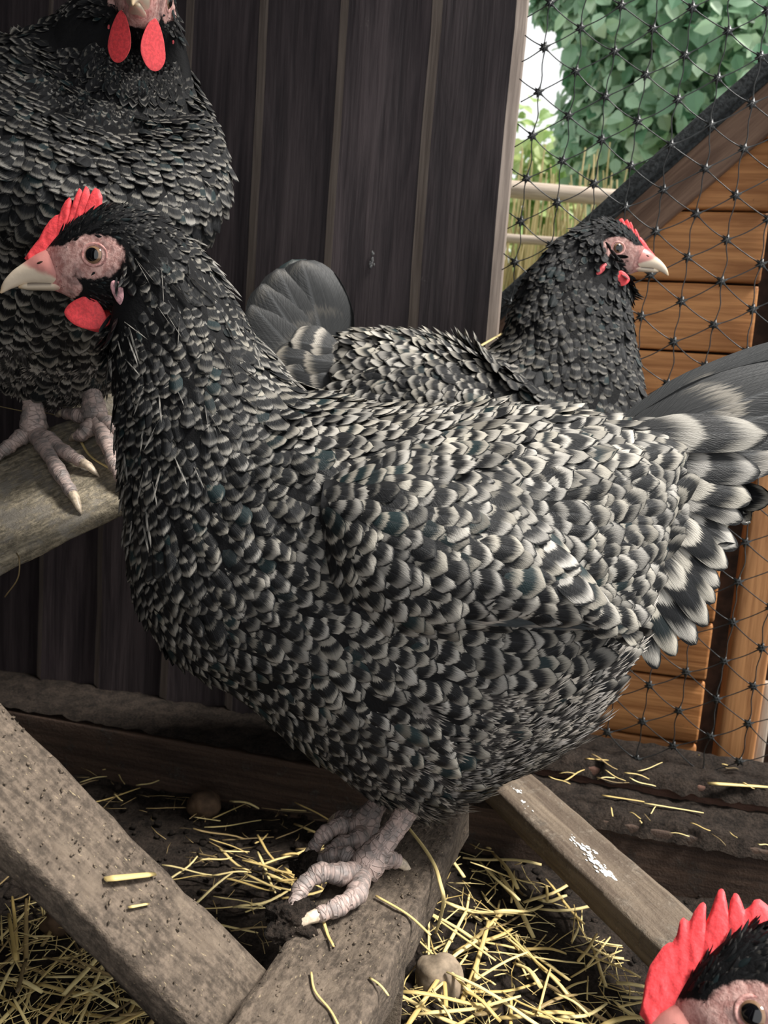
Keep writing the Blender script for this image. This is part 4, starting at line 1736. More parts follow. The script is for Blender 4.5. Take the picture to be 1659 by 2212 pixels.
def wing_fn(U, Wl, latn, plane_pt, mirror=True, bulge=0.017):
    def fn(bvh, S):
        res = []
        m_, n_ = 26, 16
        Uc, Wc = resample(U, m_), resample(Wl, m_)
        G = np.zeros((m_, n_, 3))
        O = np.zeros((m_, n_, 3))
        for i in range(m_):
            for j in range(n_):
                t = j / (n_ - 1)
                q = Uc[i] * (1 - t) + Wc[i] * t
                d = ray(*q).normalized()
                hit, nr, _, _ = bvh.ray_cast(CAM, d)
                if hit is None:
                    hit = PP(q[0], q[1], plane_pt, latn)
                    nr = latn.copy()
                if nr.dot(d) > 0:
                    nr = -nr
                nr = (nr * 0.45 + latn * 0.55).normalized()
                s = i / (m_ - 1)
                h = 0.0015 + 0.006 * s ** 1.5 + bulge * (math.sin(PI * min(1, max(0, t))) ** 0.6) * (math.sin(PI * (0.04 + 0.93 * s)) ** 0.5)
                G[i, j] = hit + nr * h
                O[i, j] = nr
        # soften
        for _ in range(3):
            G[1:-1, 1:-1] = 0.4 * G[1:-1, 1:-1] + 0.15 * (G[:-2, 1:-1] + G[2:, 1:-1] + G[1:-1, :-2] + G[1:-1, 2:])
        res.append((G, O))
        if mirror:
            nn = np.array(latn)
            pp = np.array(plane_pt)
            G2 = G - 2 * ((G - pp) @ nn)[..., None] * nn
            O2 = O - 2 * (O @ nn)[..., None] * nn
            res.append((G2, O2))
        fn.grids = res
        return res
    return fn


wing_main = wing_fn([(700, 1040), (820, 985), (940, 990), (1060, 1050), (1150, 1130), (1230, 1220), (1312, 1330)],
                    [(690, 1120), (720, 1230), (800, 1310), (880, 1350), (1020, 1345), (1160, 1338), (1312, 1345)], NM, CM)

# feet on the plank
rs, rt = 0.0080, 0.0058


def onB(px, py, up=0.0):
    return PZ(px, py, ZB + up)


nf = onB(786, 1878, 0.009)
near_leg = ([P(905, 1690, nf.y + 0.012), P(868, 1770, nf.y + 0.008), nf + (P(868, 1770, nf.y + 0.008) - nf) * 0.5, nf],
            [[nf, onB(735, 1888, 0.014), onB(690, 1886, 0.017), onB(650, 1920, 0.012), onB(628, 1975, 0.004)],
             [nf, onB(770, 1930, 0.010), onB(728, 1960, 0.008), onB(683, 1978, 0.007)],
             [nf, onB(745, 1850, 0.012), onB(715, 1852, 0.010), onB(690, 1862, 0.006)],
             [nf, onB(838, 1855, 0.010), onB(860, 1862, 0.006)]])
ff_ = onB(782, 1788, 0.009)
far_leg = ([P(850, 1660, ff_.y + 0.004), P(822, 1725, ff_.y + 0.003), ff_ + (P(822, 1725, ff_.y) - ff_) * 0.5, ff_],
           [[ff_, onB(735, 1785, 0.014), onB(700, 1803, 0.013), onB(672, 1838, 0.005)],
            [ff_, onB(775, 1812, 0.011), onB(735, 1825, 0.009), onB(706, 1846, 0.006)],
            [ff_, onB(752, 1768, 0.012), onB(733, 1766, 0.008)]])


def quill_main():
    Q = []
    def tail(nm, b, t, w, lat, mat, br, tn, bend=0.05, nrt=0.0):
        for sd in ((1, -1) if lat > 0.001 else (1,)):
            off = NM * (lat * sd)
            nrm = (NM * sd + Vector((0, 0, 0.35 + nrt))).normalized()
            Q.append((nm, PM(*b) + off * 0.8, PM(*t) + off, nrm, w * PXM, bend, mat, br, tn, None))
    tail('tail_feather', (1330, 935), (1770, 742), 120, 0.0, 'tail', 0.10, 0.7, 0.0)
    tail('tail_feather', (1340, 950), (1790, 800), 150, 0.007, 'tail', 0.16, 0.7)
    tail('tail_feather', (1340, 962), (1780, 868), 150, 0.011, 'tail', 0.12, 0.7)
    tail('tail_feather', (1340, 975), (1730, 925), 140, 0.015, 'tail', 0.25, 0.7)
    tail('tail_feather', (1350, 990), (1660, 975), 120, 0.019, 'tail', 0.30, 0.8)
    tail('tail_covert', (1330, 930), (1610, 935), 84, 0.026, 'feather', 0.42, 0.6, 0.04)
    rq = random.Random(12)
    for (b_, t_, w_, l_) in (((1380, 985), (1598, 1010), 74, .027), ((1390, 1020), (1578, 1062), 66, .030), ((1390, 1040), (1560, 1110), 62, .031), ((1395, 1070), (1546, 1160), 60, .034),
                             ((1380, 1090), (1520, 1195), 60, .037), ((1370, 1110), (1500, 1240), 62, .039), ((1360, 1130), (1478, 1275), 60, .041), ((1345, 1150), (1462, 1312), 60, .043),
                             ((1330, 1180), (1432, 1345), 60, .044), ((1310, 1200), (1402, 1372), 56, .046), ((1300, 1230), (1368, 1388), 50, .046)):
        tail('tail_covert', b_, (t_[0] - 6 + rq.uniform(-8, 8), t_[1] + rq.uniform(-8, 8)), w_ + rq.uniform(-5, 10), l_, 'feather', rq.uniform(0.34, 0.48), rq.uniform(0.5, 0.85), rq.uniform(0.05, 0.16))
    return Q


hen_main, S_main, bvh_main = build_hen('large barred hen in profile facing left on the muddy plank', CM.copy().lerp(Vector((CM.x, CM.y, ZB)), 1.0), head_main,
                                       secs_from(MAIN_ST, PM, LM, PXM), NM, MAIN_RC, [near_leg, far_leg], wing_main, quills=quill_main(), singles=300, seed=3, lod=0.86, hairs=140,
                                       leg_r=(rs, rt))


def add_flights(root, grids, spec, wpx):
    """slate flight feathers under the wing's lower edge, as parts of each wing"""
    wings = [c for c in root.children if c.name.startswith('wing') and not c.name.startswith('wing_')]
    rl = Vector(root['_loc'])
    for w, (G, O) in zip(wings, grids):
        gm, gn = G.shape[:2]
        for (s0, t0, s1, t1, wd, lift, br) in spec:
            def at(s, t, h):
                i, j = min(gm - 1, int(s * (gm - 1))), min(gn - 1, int(t * (gn - 1)))
                return Vector(G[i, j]) + Vector(O[i, j]) * h, Vector(O[i, j])
            a, na = at(s0, t0, 0.0005)
            b, nb_ = at(s1, t1, lift)
            V2, F2, uv2 = long_feather(a, b, (na + nb_).normalized(), wd, 0.02, 0.25)
            fx2 = np.tile([[random.random(), br, 0.9, 1]], (len(V2), 1))
            o = wobj('flight_feather', V2, F2, M['flight'], root, rl, uv=uv2, fx=fx2)
            o.parent = w


add_flights(hen_main, wing_main.grids,
            [(0.56, 0.62, 0.99, 0.42, 0.0065, 0.006, 0.05), (0.57, 0.70, 0.985, 0.52, 0.0065, 0.007, 0.05), (0.56, 0.78, 0.98, 0.62, 0.007, 0.0065, 0.05), (0.54, 0.86, 0.97, 0.76, 0.008, 0.006, 0.08), (0.60, 0.93, 0.95, 0.9, 0.009, 0.004, 0.3),
             (0.50, 0.88, 0.84, 0.93, 0.010, 0.003, 0.35), (0.40, 0.88, 0.72, 0.98, 0.010, 0.003, 0.35), (0.28, 0.88, 0.58, 1.0, 0.010, 0.003, 0.35)], PXM)


# trunk of the large hen in its own terms (forward, up, half width), reused for hens seen from other sides
def local_main():
    base = Vector((CM.x, CM.y, ZB))
    out = []
    for (t, b, w) in MAIN_ST:
        a, c = PM(*t) - base, PM(*b) - base
        out.append(((a.dot(FM), a.z), (c.dot(FM), c.z), w * PXM))
    e = head_main.e - base
    return out, (e.dot(FM), e.z)


LOC_ST, LOC_EYE = local_main()


def place_body(base, Fv, scale, dz, eye_world, head, n_skip=1, tilt=0.0):
    """canonical trunk standing at base facing Fv, its neck bent towards the given head"""
    Fv = Vector(Fv).normalized()
    Lv = Vector((0, 0, 1)).cross(Fv).normalized()
    ct, stt = math.cos(tilt), math.sin(tilt)

    def w(f, u):
        uc = u - 0.15
        f2, u2 = f * ct - uc * stt, f * stt + uc * ct + 0.15
        return base + (Fv * f2 + Vector((0, 0, 1)) * u2) * scale + Vector((0, 0, dz))
    eye0 = w(*LOC_EYE)
    delta = Vector(eye_world) - eye0
    secs = []
    nn = len(LOC_ST)
    for i, (t, b, hw) in enumerate(LOC_ST):
        if i < n_skip:
            continue
        wgt = max(0.0, 1 - i / 10.0)
        wgt = wgt * wgt * (3 - 2 * wgt)
        lat = (head.l * wgt + Lv * (1 - wgt)).normalized() if head.l.dot(Lv) > 0 else Lv
        secs.append((w(*t) + delta * wgt, w(*b) + delta * wgt, lat * (hw * scale)))
    return secs, MAIN_RC[n_skip:], w, Lv


def mirror_wing(secs, scale, Fv, Lv, w):
    """wing patch in trunk terms, cast onto both flanks"""
    base0 = Vector((CM.x, CM.y, ZB))

    def fn(bvh, S):
        res = []
        G0, _ = wing_main.grids[0]
        for sd in (1, -1):
            G = np.zeros_like(G0)
            O = np.zeros_like(G0)
            for i in range(G0.shape[0]):
                for j in range(G0.shape[1]):
                    v = Vector(G0[i, j]) - base0
                    q = w(v.dot(FM), v.z)
                    hit, nr, _, _ = bvh.ray_cast(q + Lv * (sd * 0.4), Lv * -sd)
                    h = abs(v.dot(NM)) * scale
                    if hit is None:
                        hit, nr = q + Lv * (sd * 0.03), Lv * sd
                    s, t = i / (G0.shape[0] - 1), j / (G0.shape[1] - 1)
                    bl = 0.0015 + 0.012 * (math.sin(PI * t) ** 0.6) * (math.sin(PI * (0.04 + 0.93 * s)) ** 0.5)
                    nn = (Vector(nr) * 0.45 + Lv * sd * 0.55).normalized()
                    G[i, j] = hit + nn * bl
                    O[i, j] = nn
            for _ in range(3):
                G[1:-1, 1:-1] = 0.4 * G[1:-1, 1:-1] + 0.15 * (G[:-2, 1:-1] + G[2:, 1:-1] + G[1:-1, :-2] + G[1:-1, 2:])
            res.append((G, O))
        fn.grids = res
        return res
    return fn


def tail_quills(w, Lv, n=4):
    Q = []
    base0 = Vector((CM.x, CM.y, ZB))
    for (b, t, wd, lat) in (((1330, 935), (1770, 742), 120, 0.0), ((1340, 950), (1780, 800), 150, 0.008), ((1340, 970), (1720, 880), 140, 0.014), ((1350, 990), (1650, 975), 120, 0.019)):
        for sd in ((1, -1) if lat else (1,)):
            pb_, pt_ = PM(*b) - base0, PM(*t) - base0
            nrm = (Lv * sd + Vector((0, 0, 0.35))).normalized()
            Q.append(('tail_feather', w(pb_.dot(FM), pb_.z) + Lv * (lat * sd * 0.8), w(pt_.dot(FM), pt_.z) + Lv * (lat * sd), nrm, wd * PXM, 0.05, 'tail', 0.12, 0.7, None))
    return Q


# ------------------------------------------------------------------ the cropped hen on the perch (upper left)
def hen_left():
    base = perch(130, 955)
    Fv = Vector((0.60, -0.80, 0))
    tipw = P(286, 10, 0.475)
    hfv = Vector((0.24, -0.94, -0.22)).normalized()
    huv = Vector((0.10, -0.20, 0.95))
    kk = PXM * 1.02
    hd = Head((0, 0, 0), hfv, huv, kk)
    hd.e = tipw - (hd.f * 203 + hd.u * -62) * kk
    secs, rcs, w, Lv = place_body(base, Fv, 1.02, 0.006, hd.e, hd, 1, tilt=0.05)
    secs = [(t, b, lv * (1 + 0.50 * max(0, 1 - i / 8.0))) for i, (t, b, lv) in enumerate(secs)]
    f1 = perch(72, 935, 0.009)
    l1 = ([P(52, 760, f1.y + 0.01), P(58, 830, f1.y + 0.005), f1 + Vector((-0.002, 0.003, 0.02)), f1],
          [[f1, perch(95, 965, 0.011), perch(128, 1020, 0.010), perch(158, 1070, 0.006)],
           [f1, perch(105, 950, 0.011), perch(145, 980, 0.009), perch(180, 1000, 0.006)],
           [f1, perch(45, 945, 0.011), perch(15, 968, 0.009), perch(-15, 990, 0.006)],
           [f1, f1 + Vector((-0.004, 0.022, 0.002)), f1 + Vector((-0.006, 0.036, -0.002))]])
    f2 = perch(205, 905, 0.009)
    l2 = ([P(178, 770, f2.y + 0.01), P(182, 815, f2.y + 0.006), f2 + Vector((-0.004, 0.003, 0.018)), f2],
          [[f2, perch(228, 950, 0.011), perch(247, 1000, 0.010), perch(263, 1038, 0.006)],
           [f2, perch(232, 915, 0.011), perch(262, 945, 0.008), perch(280, 962, 0.005)],
           [f2, perch(190, 928, 0.010), perch(176, 940, 0.008), perch(168, 942, 0.006)],
           [f2, perch(168, 897, 0.012), perch(140, 893, 0.008)]])
    wf = mirror_wing(secs, 1.02, Fv, Lv, w)
    r, S, b = build_hen('barred hen facing the viewer on the perch, head cropped by the top edge', base, hd, secs, Lv, rcs, [l1, l2], wf,
                        wattles=((60, -100, 50, 34, 0.0, 0.95),), wl=34, lobe=('lobe_red', 0.7), seed=21, leg_r=(0.0078, 0.0060), quills=tail_quills(w, Lv), lod=0.80)
    return r


hen_left()


# ------------------------------------------------------------------ the hen behind, facing right
def hen_back():
    YB = 0.725
    Fv = Vector((math.cos(TH * 0.5), -math.sin(TH * 0.5) * 0.2, 0)).normalized()
    Nv = Vector((Fv.y, -Fv.x, 0))
    if Nv.y > 0:
        Nv = -Nv
    C0 = P(930, 900, YB)

    def PB(px, py):
        return PP(px, py, C0, Nv)
    pxs = (PB(1030, 900) - PB(930, 900)).length / 100
    hfv = (PB(1425, 553) - PB(1325, 543))
    huv = (PB(1335, 443) - PB(1325, 543))
    hd = Head(PB(1325, 543), hfv, huv, pxs * 0.60)
    st = [((1258, 489), (1358, 628), 44), ((1205, 518), (1362, 672), 56), ((1152, 574), (1366, 730), 74), ((1113, 645), (1378, 800), 96), ((1088, 722), (1392, 880), 122),
          ((1045, 770), (1405, 980), 146), ((990, 745), (1385, 1090), 166), ((920, 724), (1290, 1200), 180), ((840, 716), (1130, 1270), 180), ((772, 722), (970, 1260), 160),
          ((728, 745), (820, 1160), 125), ((700, 775), (720, 1040), 85), ((680, 815), (665, 960), 45)]
    rcs = [1.25, 1.6, 2.0, 2.4, 2.8, 3.1, 3.4, 3.8, 4.2, 4.7, 5.2, 5.6, 6.0]
    Lv = hd.l
    secs = secs_from(st, PB, Lv, pxs)
    wf = wing_fn([(1060, 830), (960, 800), (850, 800), (760, 825), (700, 860)], [(1080, 930), (1020, 1010), (900, 1010), (780, 960), (700, 900)], Nv, C0, True, 0.010)
    perch_z = PB(1000, 1395).z
    legs = []
    for sd in (1, -1):
        ft = PB(1040, 1390) + Nv * (0.03 * sd)
        ft.z = perch_z + 0.009
        legs.append(([ft + Vector((-0.01, 0, 0.09)), ft + Vector((-0.006, 0, 0.05)), ft + Vector((0, 0, 0.02)), ft],
                     [[ft, ft + Vector((0.025, -0.012, 0.002)), ft + Vector((0.05, -0.02, -0.003))], [ft, ft + Vector((0.028, 0, 0.002)), ft + Vector((0.056, 0, -0.003))],
                      [ft, ft + Vector((0.025, 0.012, 0.002)), ft + Vector((0.05, 0.02, -0.003))], [ft, ft + Vector((-0.02, 0, 0.0)), ft + Vector((-0.032, 0, -0.003))]]))
    Q = []

    def q(nm, b, t, w, lat, mat, br, tn, bend=0.1, nz=0.3):
        for sd in ((1, -1) if lat else (1,)):
            Q.append((nm, PB(*b) + Nv * (lat * sd * 0.8), PB(*t) + Nv * lat * sd, (Nv * sd + Fv * 0.25 + Vector((0, 0, nz))).normalized(), w * pxs, bend, mat, br, tn, None))
    q('tail_feather', (715, 800), (632, 560), 165, 0.0, 'tail', 0.06, 0.5)
    q('tail_feather', (712, 800), (655, 566), 165, 0.012, 'tail', 0.06, 0.5)
    q('tail_feather', (706, 810), (605, 588), 165, 0.018, 'tail', 0.06, 0.5)
    q('tail_feather', (700, 820), (575, 622), 160, 0.024, 'tail', 0.06, 0.5)
    q('tail_feather', (696, 830), (555, 668), 150, 0.030, 'tail', 0.05, 0.5)
    q('tail_feather', (690, 840), (550, 725), 140, 0.034, 'tail', 0.05, 0.5)
    q('tail_covert', (735, 760), (640, 745), 85, 0.040, 'tail', 0.35, 1.0)
    q('tail_covert', (742, 790), (610, 775), 80, 0.044, 'tail', 0.2, 0.7)
    q('tail_covert', (740, 820), (630, 800), 80, 0.046, 'tail', 0.2, 0.7)
    q('tail_covert', (740, 845), (640, 850), 75, 0.048, 'feather', 0.4, 0.8)
    root, S, b = build_hen('barred hen standing behind the large one, facing right before the dark wall', Vector((ft.x, C0.y, perch_z)), hd, secs, Nv, rcs, legs, wf,
                           comb=(COMB_T, COMB_B, 0.62), wattles=((20, -103, 26, 30, 0.3, 0),), wl=78, lobe=('lobe_red', 0.8), lobe_l=94, skin_dark=0.45, neck_tone=0.5, seed=33, leg_r=(0.0075, 0.0055), quills=Q, lod=0.92)
    # the plank it stands on
    X0 = PB(700, 1395)
    cx = (ft.x - 0.045)
    wy = wall_point(OFFW).y + (wall_point(OFFW).x - cx) * math.tan(YAW) - 0.012
    y0 = C0.y - 0.055
    o = link('perch_shelf', box_mesh('perch_shelf', 0.18, wy - y0, 0.02, M['perch'], 10, 3, 0.003, 0.0008, 30, 8), None,
             frame((1, 0, 0), (0, 1, 0), Vector((cx, (wy + y0) / 2, perch_z - 0.010))))
    tag(o, 'short shelf on the dark wall under the hen that faces right', 'shelf')


hen_back()


# ------------------------------------------------------------------ the hen close to the lens at the lower right
def hen_front():
    YF = 0.285
    E = P(1630, 2192, YF)
    dv = ray(1630, 2190).normalized()                  # its face is square to the line of sight
    hfv = P(1530, 2196, YF) - P(1630, 2190, YF)
    hfv = (hfv - dv * hfv.dot(dv)).normalized()
    huv = hfv.cross(-dv)
    # nearer eye at the pixel: the head's middle lies behind it
    kk = PXM * 1.04
    hd = Head(E + Vector((0, 0.014, 0)), hfv, huv, kk)
    for _ in range(12):                                # the near eye belongs at this pixel
        q = proj(hd.p(0, 62, 0))
        hd.e += (P(1630, 2190, YF) - P(q[0], q[1], YF))

    def c(x, y):                                       # crop (1350..1659 at 5.37x) -> head units in the bird's middle plane
        w_ = PP(1350 + x * 309 / 1659.0, 1900 + y * 309 / 1659.0, hd.e, hd.l)
        a_, _, b_ = hd.loc(w_)
        return (float(a_), float(b_))
    T = [c(*p) for p in [(170, 1560), (205, 1390), (235, 1180), (290, 1000), (370, 880), (440, 780), (510, 725), (545, 735), (600, 640), (635, 480), (672, 432), (730, 480),
                         (752, 480), (800, 370), (865, 280), (905, 257), (942, 290), (938, 400), (940, 490), (985, 390), (1040, 220), (1085, 120), (1128, 95), (1160, 150), (1180, 260),
                         (1203, 370), (1225, 230), (1270, 150), (1310, 165), (1355, 260), (1385, 355), (1450, 310), (1500, 235), (1560, 225), (1640, 285), (1690, 330), (1700, 440), (1600, 520)]]
    B = [c(*p) for p in [(230, 1640), (500, 1540), (700, 1330), (800, 1150), (950, 980), (1100, 900), (1300, 860), (1420, 760), (1580, 560)]]
    base = Vector((E.x + 0.215, YF + 0.02, 0.0))
    Fv = Vector((-1, 0.02, 0))
    secs, rcs, w, Lv = place_body(base, Fv, 0.98, 0.02, hd.e, hd, 2, tilt=0.0)
    legs = []
    for sd in (1, -1):
        ft = base + Vector((0, 0.03 * sd, 0.011))
        legs.append(([ft + Vector((0.03, 0, 0.09)), ft + Vector((0.02, 0, 0.055)), ft + Vector((0.006, 0, 0.02)), ft],
                     [[ft, ft + Vector((-0.025, -0.014, 0.002)), ft + Vector((-0.05, -0.024, -0.003))], [ft, ft + Vector((-0.03, 0, 0.002)), ft + Vector((-0.058, 0, -0.003))],
                      [ft, ft + Vector((-0.025, 0.014, 0.002)), ft + Vector((-0.05, 0.024, -0.003))], [ft, ft + Vector((0.02, 0, 0.0)), ft + Vector((0.034, 0, -0.003))]]))
    wf = mirror_wing(secs, 0.98, Fv, Lv, w)
    build_hen('hen closest to the viewer, only its red comb and eye showing at lower right', base, hd, secs, Lv, rcs, legs, wf, comb=(T, B, 1.0), comb_space='head',
              wattles=((30, -104, 34, 44, 0.3, 0),), wl=26, seed=45, quills=tail_quills(w, Lv), lod=1.25)


hen_front()


# ------------------------------------------------------------------ straw
def straw_mesh(seed):
    rr = random.Random(seed)
    n = 7
    pts, rad = [], []
    bend = rr.uniform(-0.06, 0.06)
    kink = rr.uniform(-0.06, 0.06)
    if seed in (0, 6):
        bend = kink = 0.0
    for i in range(n):
        t = i / (n - 1)
        pts.append(Vector((t - 0.5, bend * (t - t * t) + (kink * max(0, t - 0.55)), 0.02 * math.sin(t * 5 + seed) * (bend != 0))))
        rad.append(0.020 * (1 - 0.25 * t) * (0.75 if i in (0, n - 1) else 1))
    V, Fc, uv = tube(pts, rad, 6, True, 0.45)
    return raw_mesh('straw', V, Fc, M['straw'], fx=np.tile([[0.0, 0, 0, 1]], (len(V), 1)))


STRAW = [straw_mesh(i) for i in range(14)]
STRAW_D = []
for me_ in STRAW:
    c_ = me_.copy()
    c_.materials.clear()
    c_.materials.append(M['strawdark'])
    STRAW_D.append(c_)


def straw_between(a, b, label, group=None, width=1.0, variant=None, dirty=False, cat='straw'):
    a, b = Vector(a), Vector(b)
    L = (b - a).length
    X = (b - a).normalized()
    mw = frame(X, Vector((0, 0, 1)).cross(X), (a + b) / 2)
    wsc = 0.0011 * width / 0.020
    mw = mw @ Matrix.Diagonal((L, wsc * 1.0 if variant is None else wsc, wsc, 1))
    # keep the sideways bend proportional to the length
    me = (STRAW_D if dirty else STRAW)[variant if variant is not None else random.randrange(len(STRAW))]
    o = link('straw', me, None, mw)
    return tag(o, label, cat, group)


def bent_straw(pts, r, label, mat='straw'):
    d, _ = catmull([tuple(p) for p in pts], 6)
    V, Fc, uv = tube([Vector(p) for p in d], [r] * len(d), 6, True, 0.55)
    c = V.mean(0)
    o = link('straw', raw_mesh('straw', V - c, Fc, M[mat], fx=np.tile([[0.5, 0, 0, 1]], (len(V), 1))), None, Matrix.Translation(Vector(c)))
    return tag(o, label, 'straw')


def oA(px, py):
    return on_plank(frA, px, py, 0.0022)


def oB(px, py):
    return on_plank(frB, px, py, 0.0022)


straw_between(oA(228, 1899), oA(335, 1888), 'pale straw stalk lying across the middle of the sloping plank', width=2.3, variant=6)
straw_between(oA(278, 1960), oA(322, 1952), 'short thin straw on the sloping plank, just below the pale one', width=1.0, variant=0)
bent_straw([oB(882, 1788), oB(915, 1830), oB(938, 1868), oB(950, 1905), PZ(958, 1950, ZB - 0.01), PZ(942, 2015, 0.10)], 0.0013, 'long curved yellow straw hanging over the right edge of the hen\'s plank')
bent_straw([oB(812, 1935), oB(880, 1975), oB(930, 2020)], 0.0009, 'thin straw slanting over the plank to the right of the feet')
straw_between(oB(695, 1985), oB(716, 2048), 'short straw pointing at the viewer below the hen\'s claws', width=0.9, variant=2)
straw_between(oB(798, 2108), oB(838, 2150), 'thin straw lying alone on the lower plank', width=0.7, variant=5)
bent_straw([oB(672, 2100), oB(680, 2140), oB(712, 2180), oB(730, 2212)], 0.0006, 'thin curly straw at the bottom of the hen\'s plank')
straw_between(PZ(1530, 1692, 0.094), PZ(1659, 1700, 0.094), 'thick yellow straw at the foot of the orange post', width=2.6, variant=6)
straw_between(PZ(1300, 1718, 0.070), PZ(1392, 1732, 0.070), 'left straw of the two lying end to end on the lower ledge', width=1.3, variant=6)
straw_between(PZ(1392, 1735, 0.070), PZ(1520, 1756, 0.070), 'right straw of the two lying end to end on the lower ledge', width=1.1, variant=6)
straw_between(P(1030, 752, 0.80), P(1092, 716, 0.84), 'pale straw poking up behind the right-facing hen\'s neck', width=2.0, variant=6)
bent_straw([perch(170, 945, 0.002), perch(195, 985, 0.002), perch(240, 1014, 0.002)], 0.0011, 'yellow straw on the perch between the cropped hen\'s feet')
bent_straw([P(0, 878, 0.70), P(60, 890, 0.69), P(105, 893, 0.68), P(160, 908, 0.66)], 0.0006, 'long thin straw behind the cropped hen\'s legs')
bent_straw([perch(36, 1195, 0.002), P(42, 1210, perch(36, 1195).y - 0.012), P(38, 1250, perch(36, 1195).y - 0.012), P(10, 1290, perch(36, 1195).y - 0.01)], 0.0005, 'thin fibre hanging from the front edge of the perch plank', 'strawdark')

PLACED = []


def strew(n, box, lab, group, lens, wid, poly=None, z=0.007, dirty=0.2, ang=None, pile=0.0, seed=0, thing=True):
    rr = random.Random(seed)
    out = []
    for _ in range(n):
        for _try in range(40):
            px, py = rr.uniform(box[0], box[2]), rr.uniform(box[1], box[3])
            if poly is None or poly(px, py):
                break
        zz = z + rr.random() ** 2 * pile
        c = PZ(px, py, zz)
        L = rr.uniform(*lens)
        a = rr.uniform(0, PI) if ang is None else rr.gauss(*ang)
        tl = rr.uniform(-0.10, 0.10) if pile == 0 else rr.uniform(-0.22, 0.22)
        d = Vector((math.cos(a) * math.cos(tl), math.sin(a) * math.cos(tl), math.sin(tl))) * (L / 2)
        c.z += abs(d.z)
        out.append((c - d, c + d, rr.uniform(*wid), rr.random() < dirty))
    if thing:
        for a, b, w_, dd in out:
            straw_between(a, b, lab, group, w_, None, dd)
    else:
        parts = []
        for a, b, w_, dd in out:
            me = [Vector(a), (Vector(a) + Vector(b)) / 2 + Vector((rr.uniform(-1, 1), rr.uniform(-1, 1), 0)) * (Vector(a) - Vector(b)).length * 0.09, Vector(b)]
            r = 0.0010 * w_
            parts.append(tube(me, [r * 0.8, r, r * 0.7], 4, True, 0.5))
        V, Fc, _ = join(parts)
        fxs = np.concatenate([np.tile([[rr.random(), 0, 0, 1]], (len(p[0]), 1)) for p in parts])
        o = link('straw_litter', raw_mesh('straw_litter', V, Fc, M['strawdark'] if dirty > 0.5 else M['straw'], fx=fxs))
        tag(o, lab, 'straw', kind='stuff')


def right_of_B(px, py):                                # to the right of the hen's plank and in front of the slanting one
    xB = 1030 - (py - 1714) * 0.396
    yC = 1745 + (px - 1015) * 0.93
    return px > xB + 6 and py > yC + 20


def left_low(px, py):                                  # below the sloping plank
    return py > 1850 + (px) * 1.06 - 10


def mid_left(px, py):                                  # between sloping plank and the hen's plank
    return py < 1508 + px * 1.02 + 0 and px < 1030 - (py - 1714) * 0.9 - 150 and py > 1640 + (px - 640) * 0.19


strew(85, (880, 1770, 1480, 2212), 'yellow straw stalk strewn on the soil right of the hen\'s plank', 'straw right of the hen\'s plank', (0.025, 0.085), (0.9, 2.3), right_of_B, 0.007, 0.15, None, 0.018, 1)
strew(45, (0, 2010, 460, 2230), 'yellow straw stalk strewn below the sloping plank at bottom left', 'straw below the sloping plank', (0.025, 0.08), (0.8, 2.2), left_low, 0.007, 0.3, None, 0.018, 2)
strew(20, (0, 1830, 260, 2080), 'thin straw in the shade behind the sloping plank\'s lower edge', 'straw in the shade of the sloping plank', (0.02, 0.05), (0.5, 1.0), left_low, 0.006, 0.7, None, 0.006, 3)
strew(55, (150, 1620, 780, 2060), 'straw stalk strewn on the dark soil between the two muddy planks', 'straw between the muddy planks', (0.022, 0.06), (0.6, 1.4), mid_left, 0.007, 0.3, (0.1, 0.55), 0.004, 4)
strew(26, (500, 1740, 720, 1960), 'straw stalk heaped left of the large hen\'s feet', 'straw beside the feet', (0.025, 0.06), (0.8, 1.7), mid_left, 0.008, 0.1, (0.1, 0.5), 0.012, 5)
strew(230, (860, 1770, 1560, 2230), 'fine straw litter on the soil at the right', None, (0.008, 0.04), (0.25, 0.75), right_of_B, 0.006, 0.2, None, 0.008, 6, False)
strew(190, (0, 1950, 520, 2260), 'fine straw litter on the soil at bottom left', None, (0.008, 0.04), (0.25, 0.7), left_low, 0.006, 0.2, None, 0.010, 7, False)
strew(140, (80, 1600, 800, 2060), 'fine dirty straw litter on the soil in the middle', None, (0.006, 0.03), (0.25, 0.6), mid_left, 0.006, 0.9, None, 0.002, 8, False)
strew(16, (1200, 1640, 1640, 1700), 'short straw caught under the netting on the upper ledge', 'straw under the netting', (0.012, 0.035), (0.6, 1.3), None, 0.092, 0.2, (-0.2, 0.5), 0.004, 9)
strew(10, (1280, 1690, 1655, 1830), 'small straw bit on the dark soil of the lower ledge', 'straw on the lower ledge', (0.01, 0.025), (0.5, 0.9), lambda x, y: y > 1700 + (x - 1280) * 0.33 and y < 1740 + (x - 1280) * 0.36, 0.069, 0.3, None, 0.003, 10)


# ------------------------------------------------------------------ stones
def stone(px, py, w, h, mat, label, sd):
    c = PZ(px, py, 0.012)
    bm = bmesh.new()
    bmesh.ops.create_icosphere(bm, subdivisions=4, radius=1)
    for v in bm.verts:
        q = 1 + 0.16 * noise.noise(v.co * 1.3 + Vector((sd, 0, 0))) + 0.05 * noise.noise(v.co * 4 + Vector((0, sd, 0)))
        v.co = Vector((v.co.x * w, v.co.y * w * 0.85, v.co.z * h)) * q
    me = bpy.data.meshes.new('stone')
    bm.to_mesh(me)
    bm.free()
    me.materials.append(mat)
    me.polygons.foreach_set('use_smooth', np.full(len(me.polygons), True))
    o = link('stone', me, None, Matrix.Translation(c))
    tag(o, label, 'stone')


stone(950, 2112, 0.0195, 0.017, M['stone'], 'round greyish brown stone half buried right of the hen\'s plank', 3)
stone(440, 1738, 0.018, 0.014, M['stone2'], 'dim brown stone on the dark soil behind the sloping plank', 8)
stone(128, 1990, 0.014, 0.011, M['stone2'], 'dark knobbly stone in the shade below the sloping plank', 5)


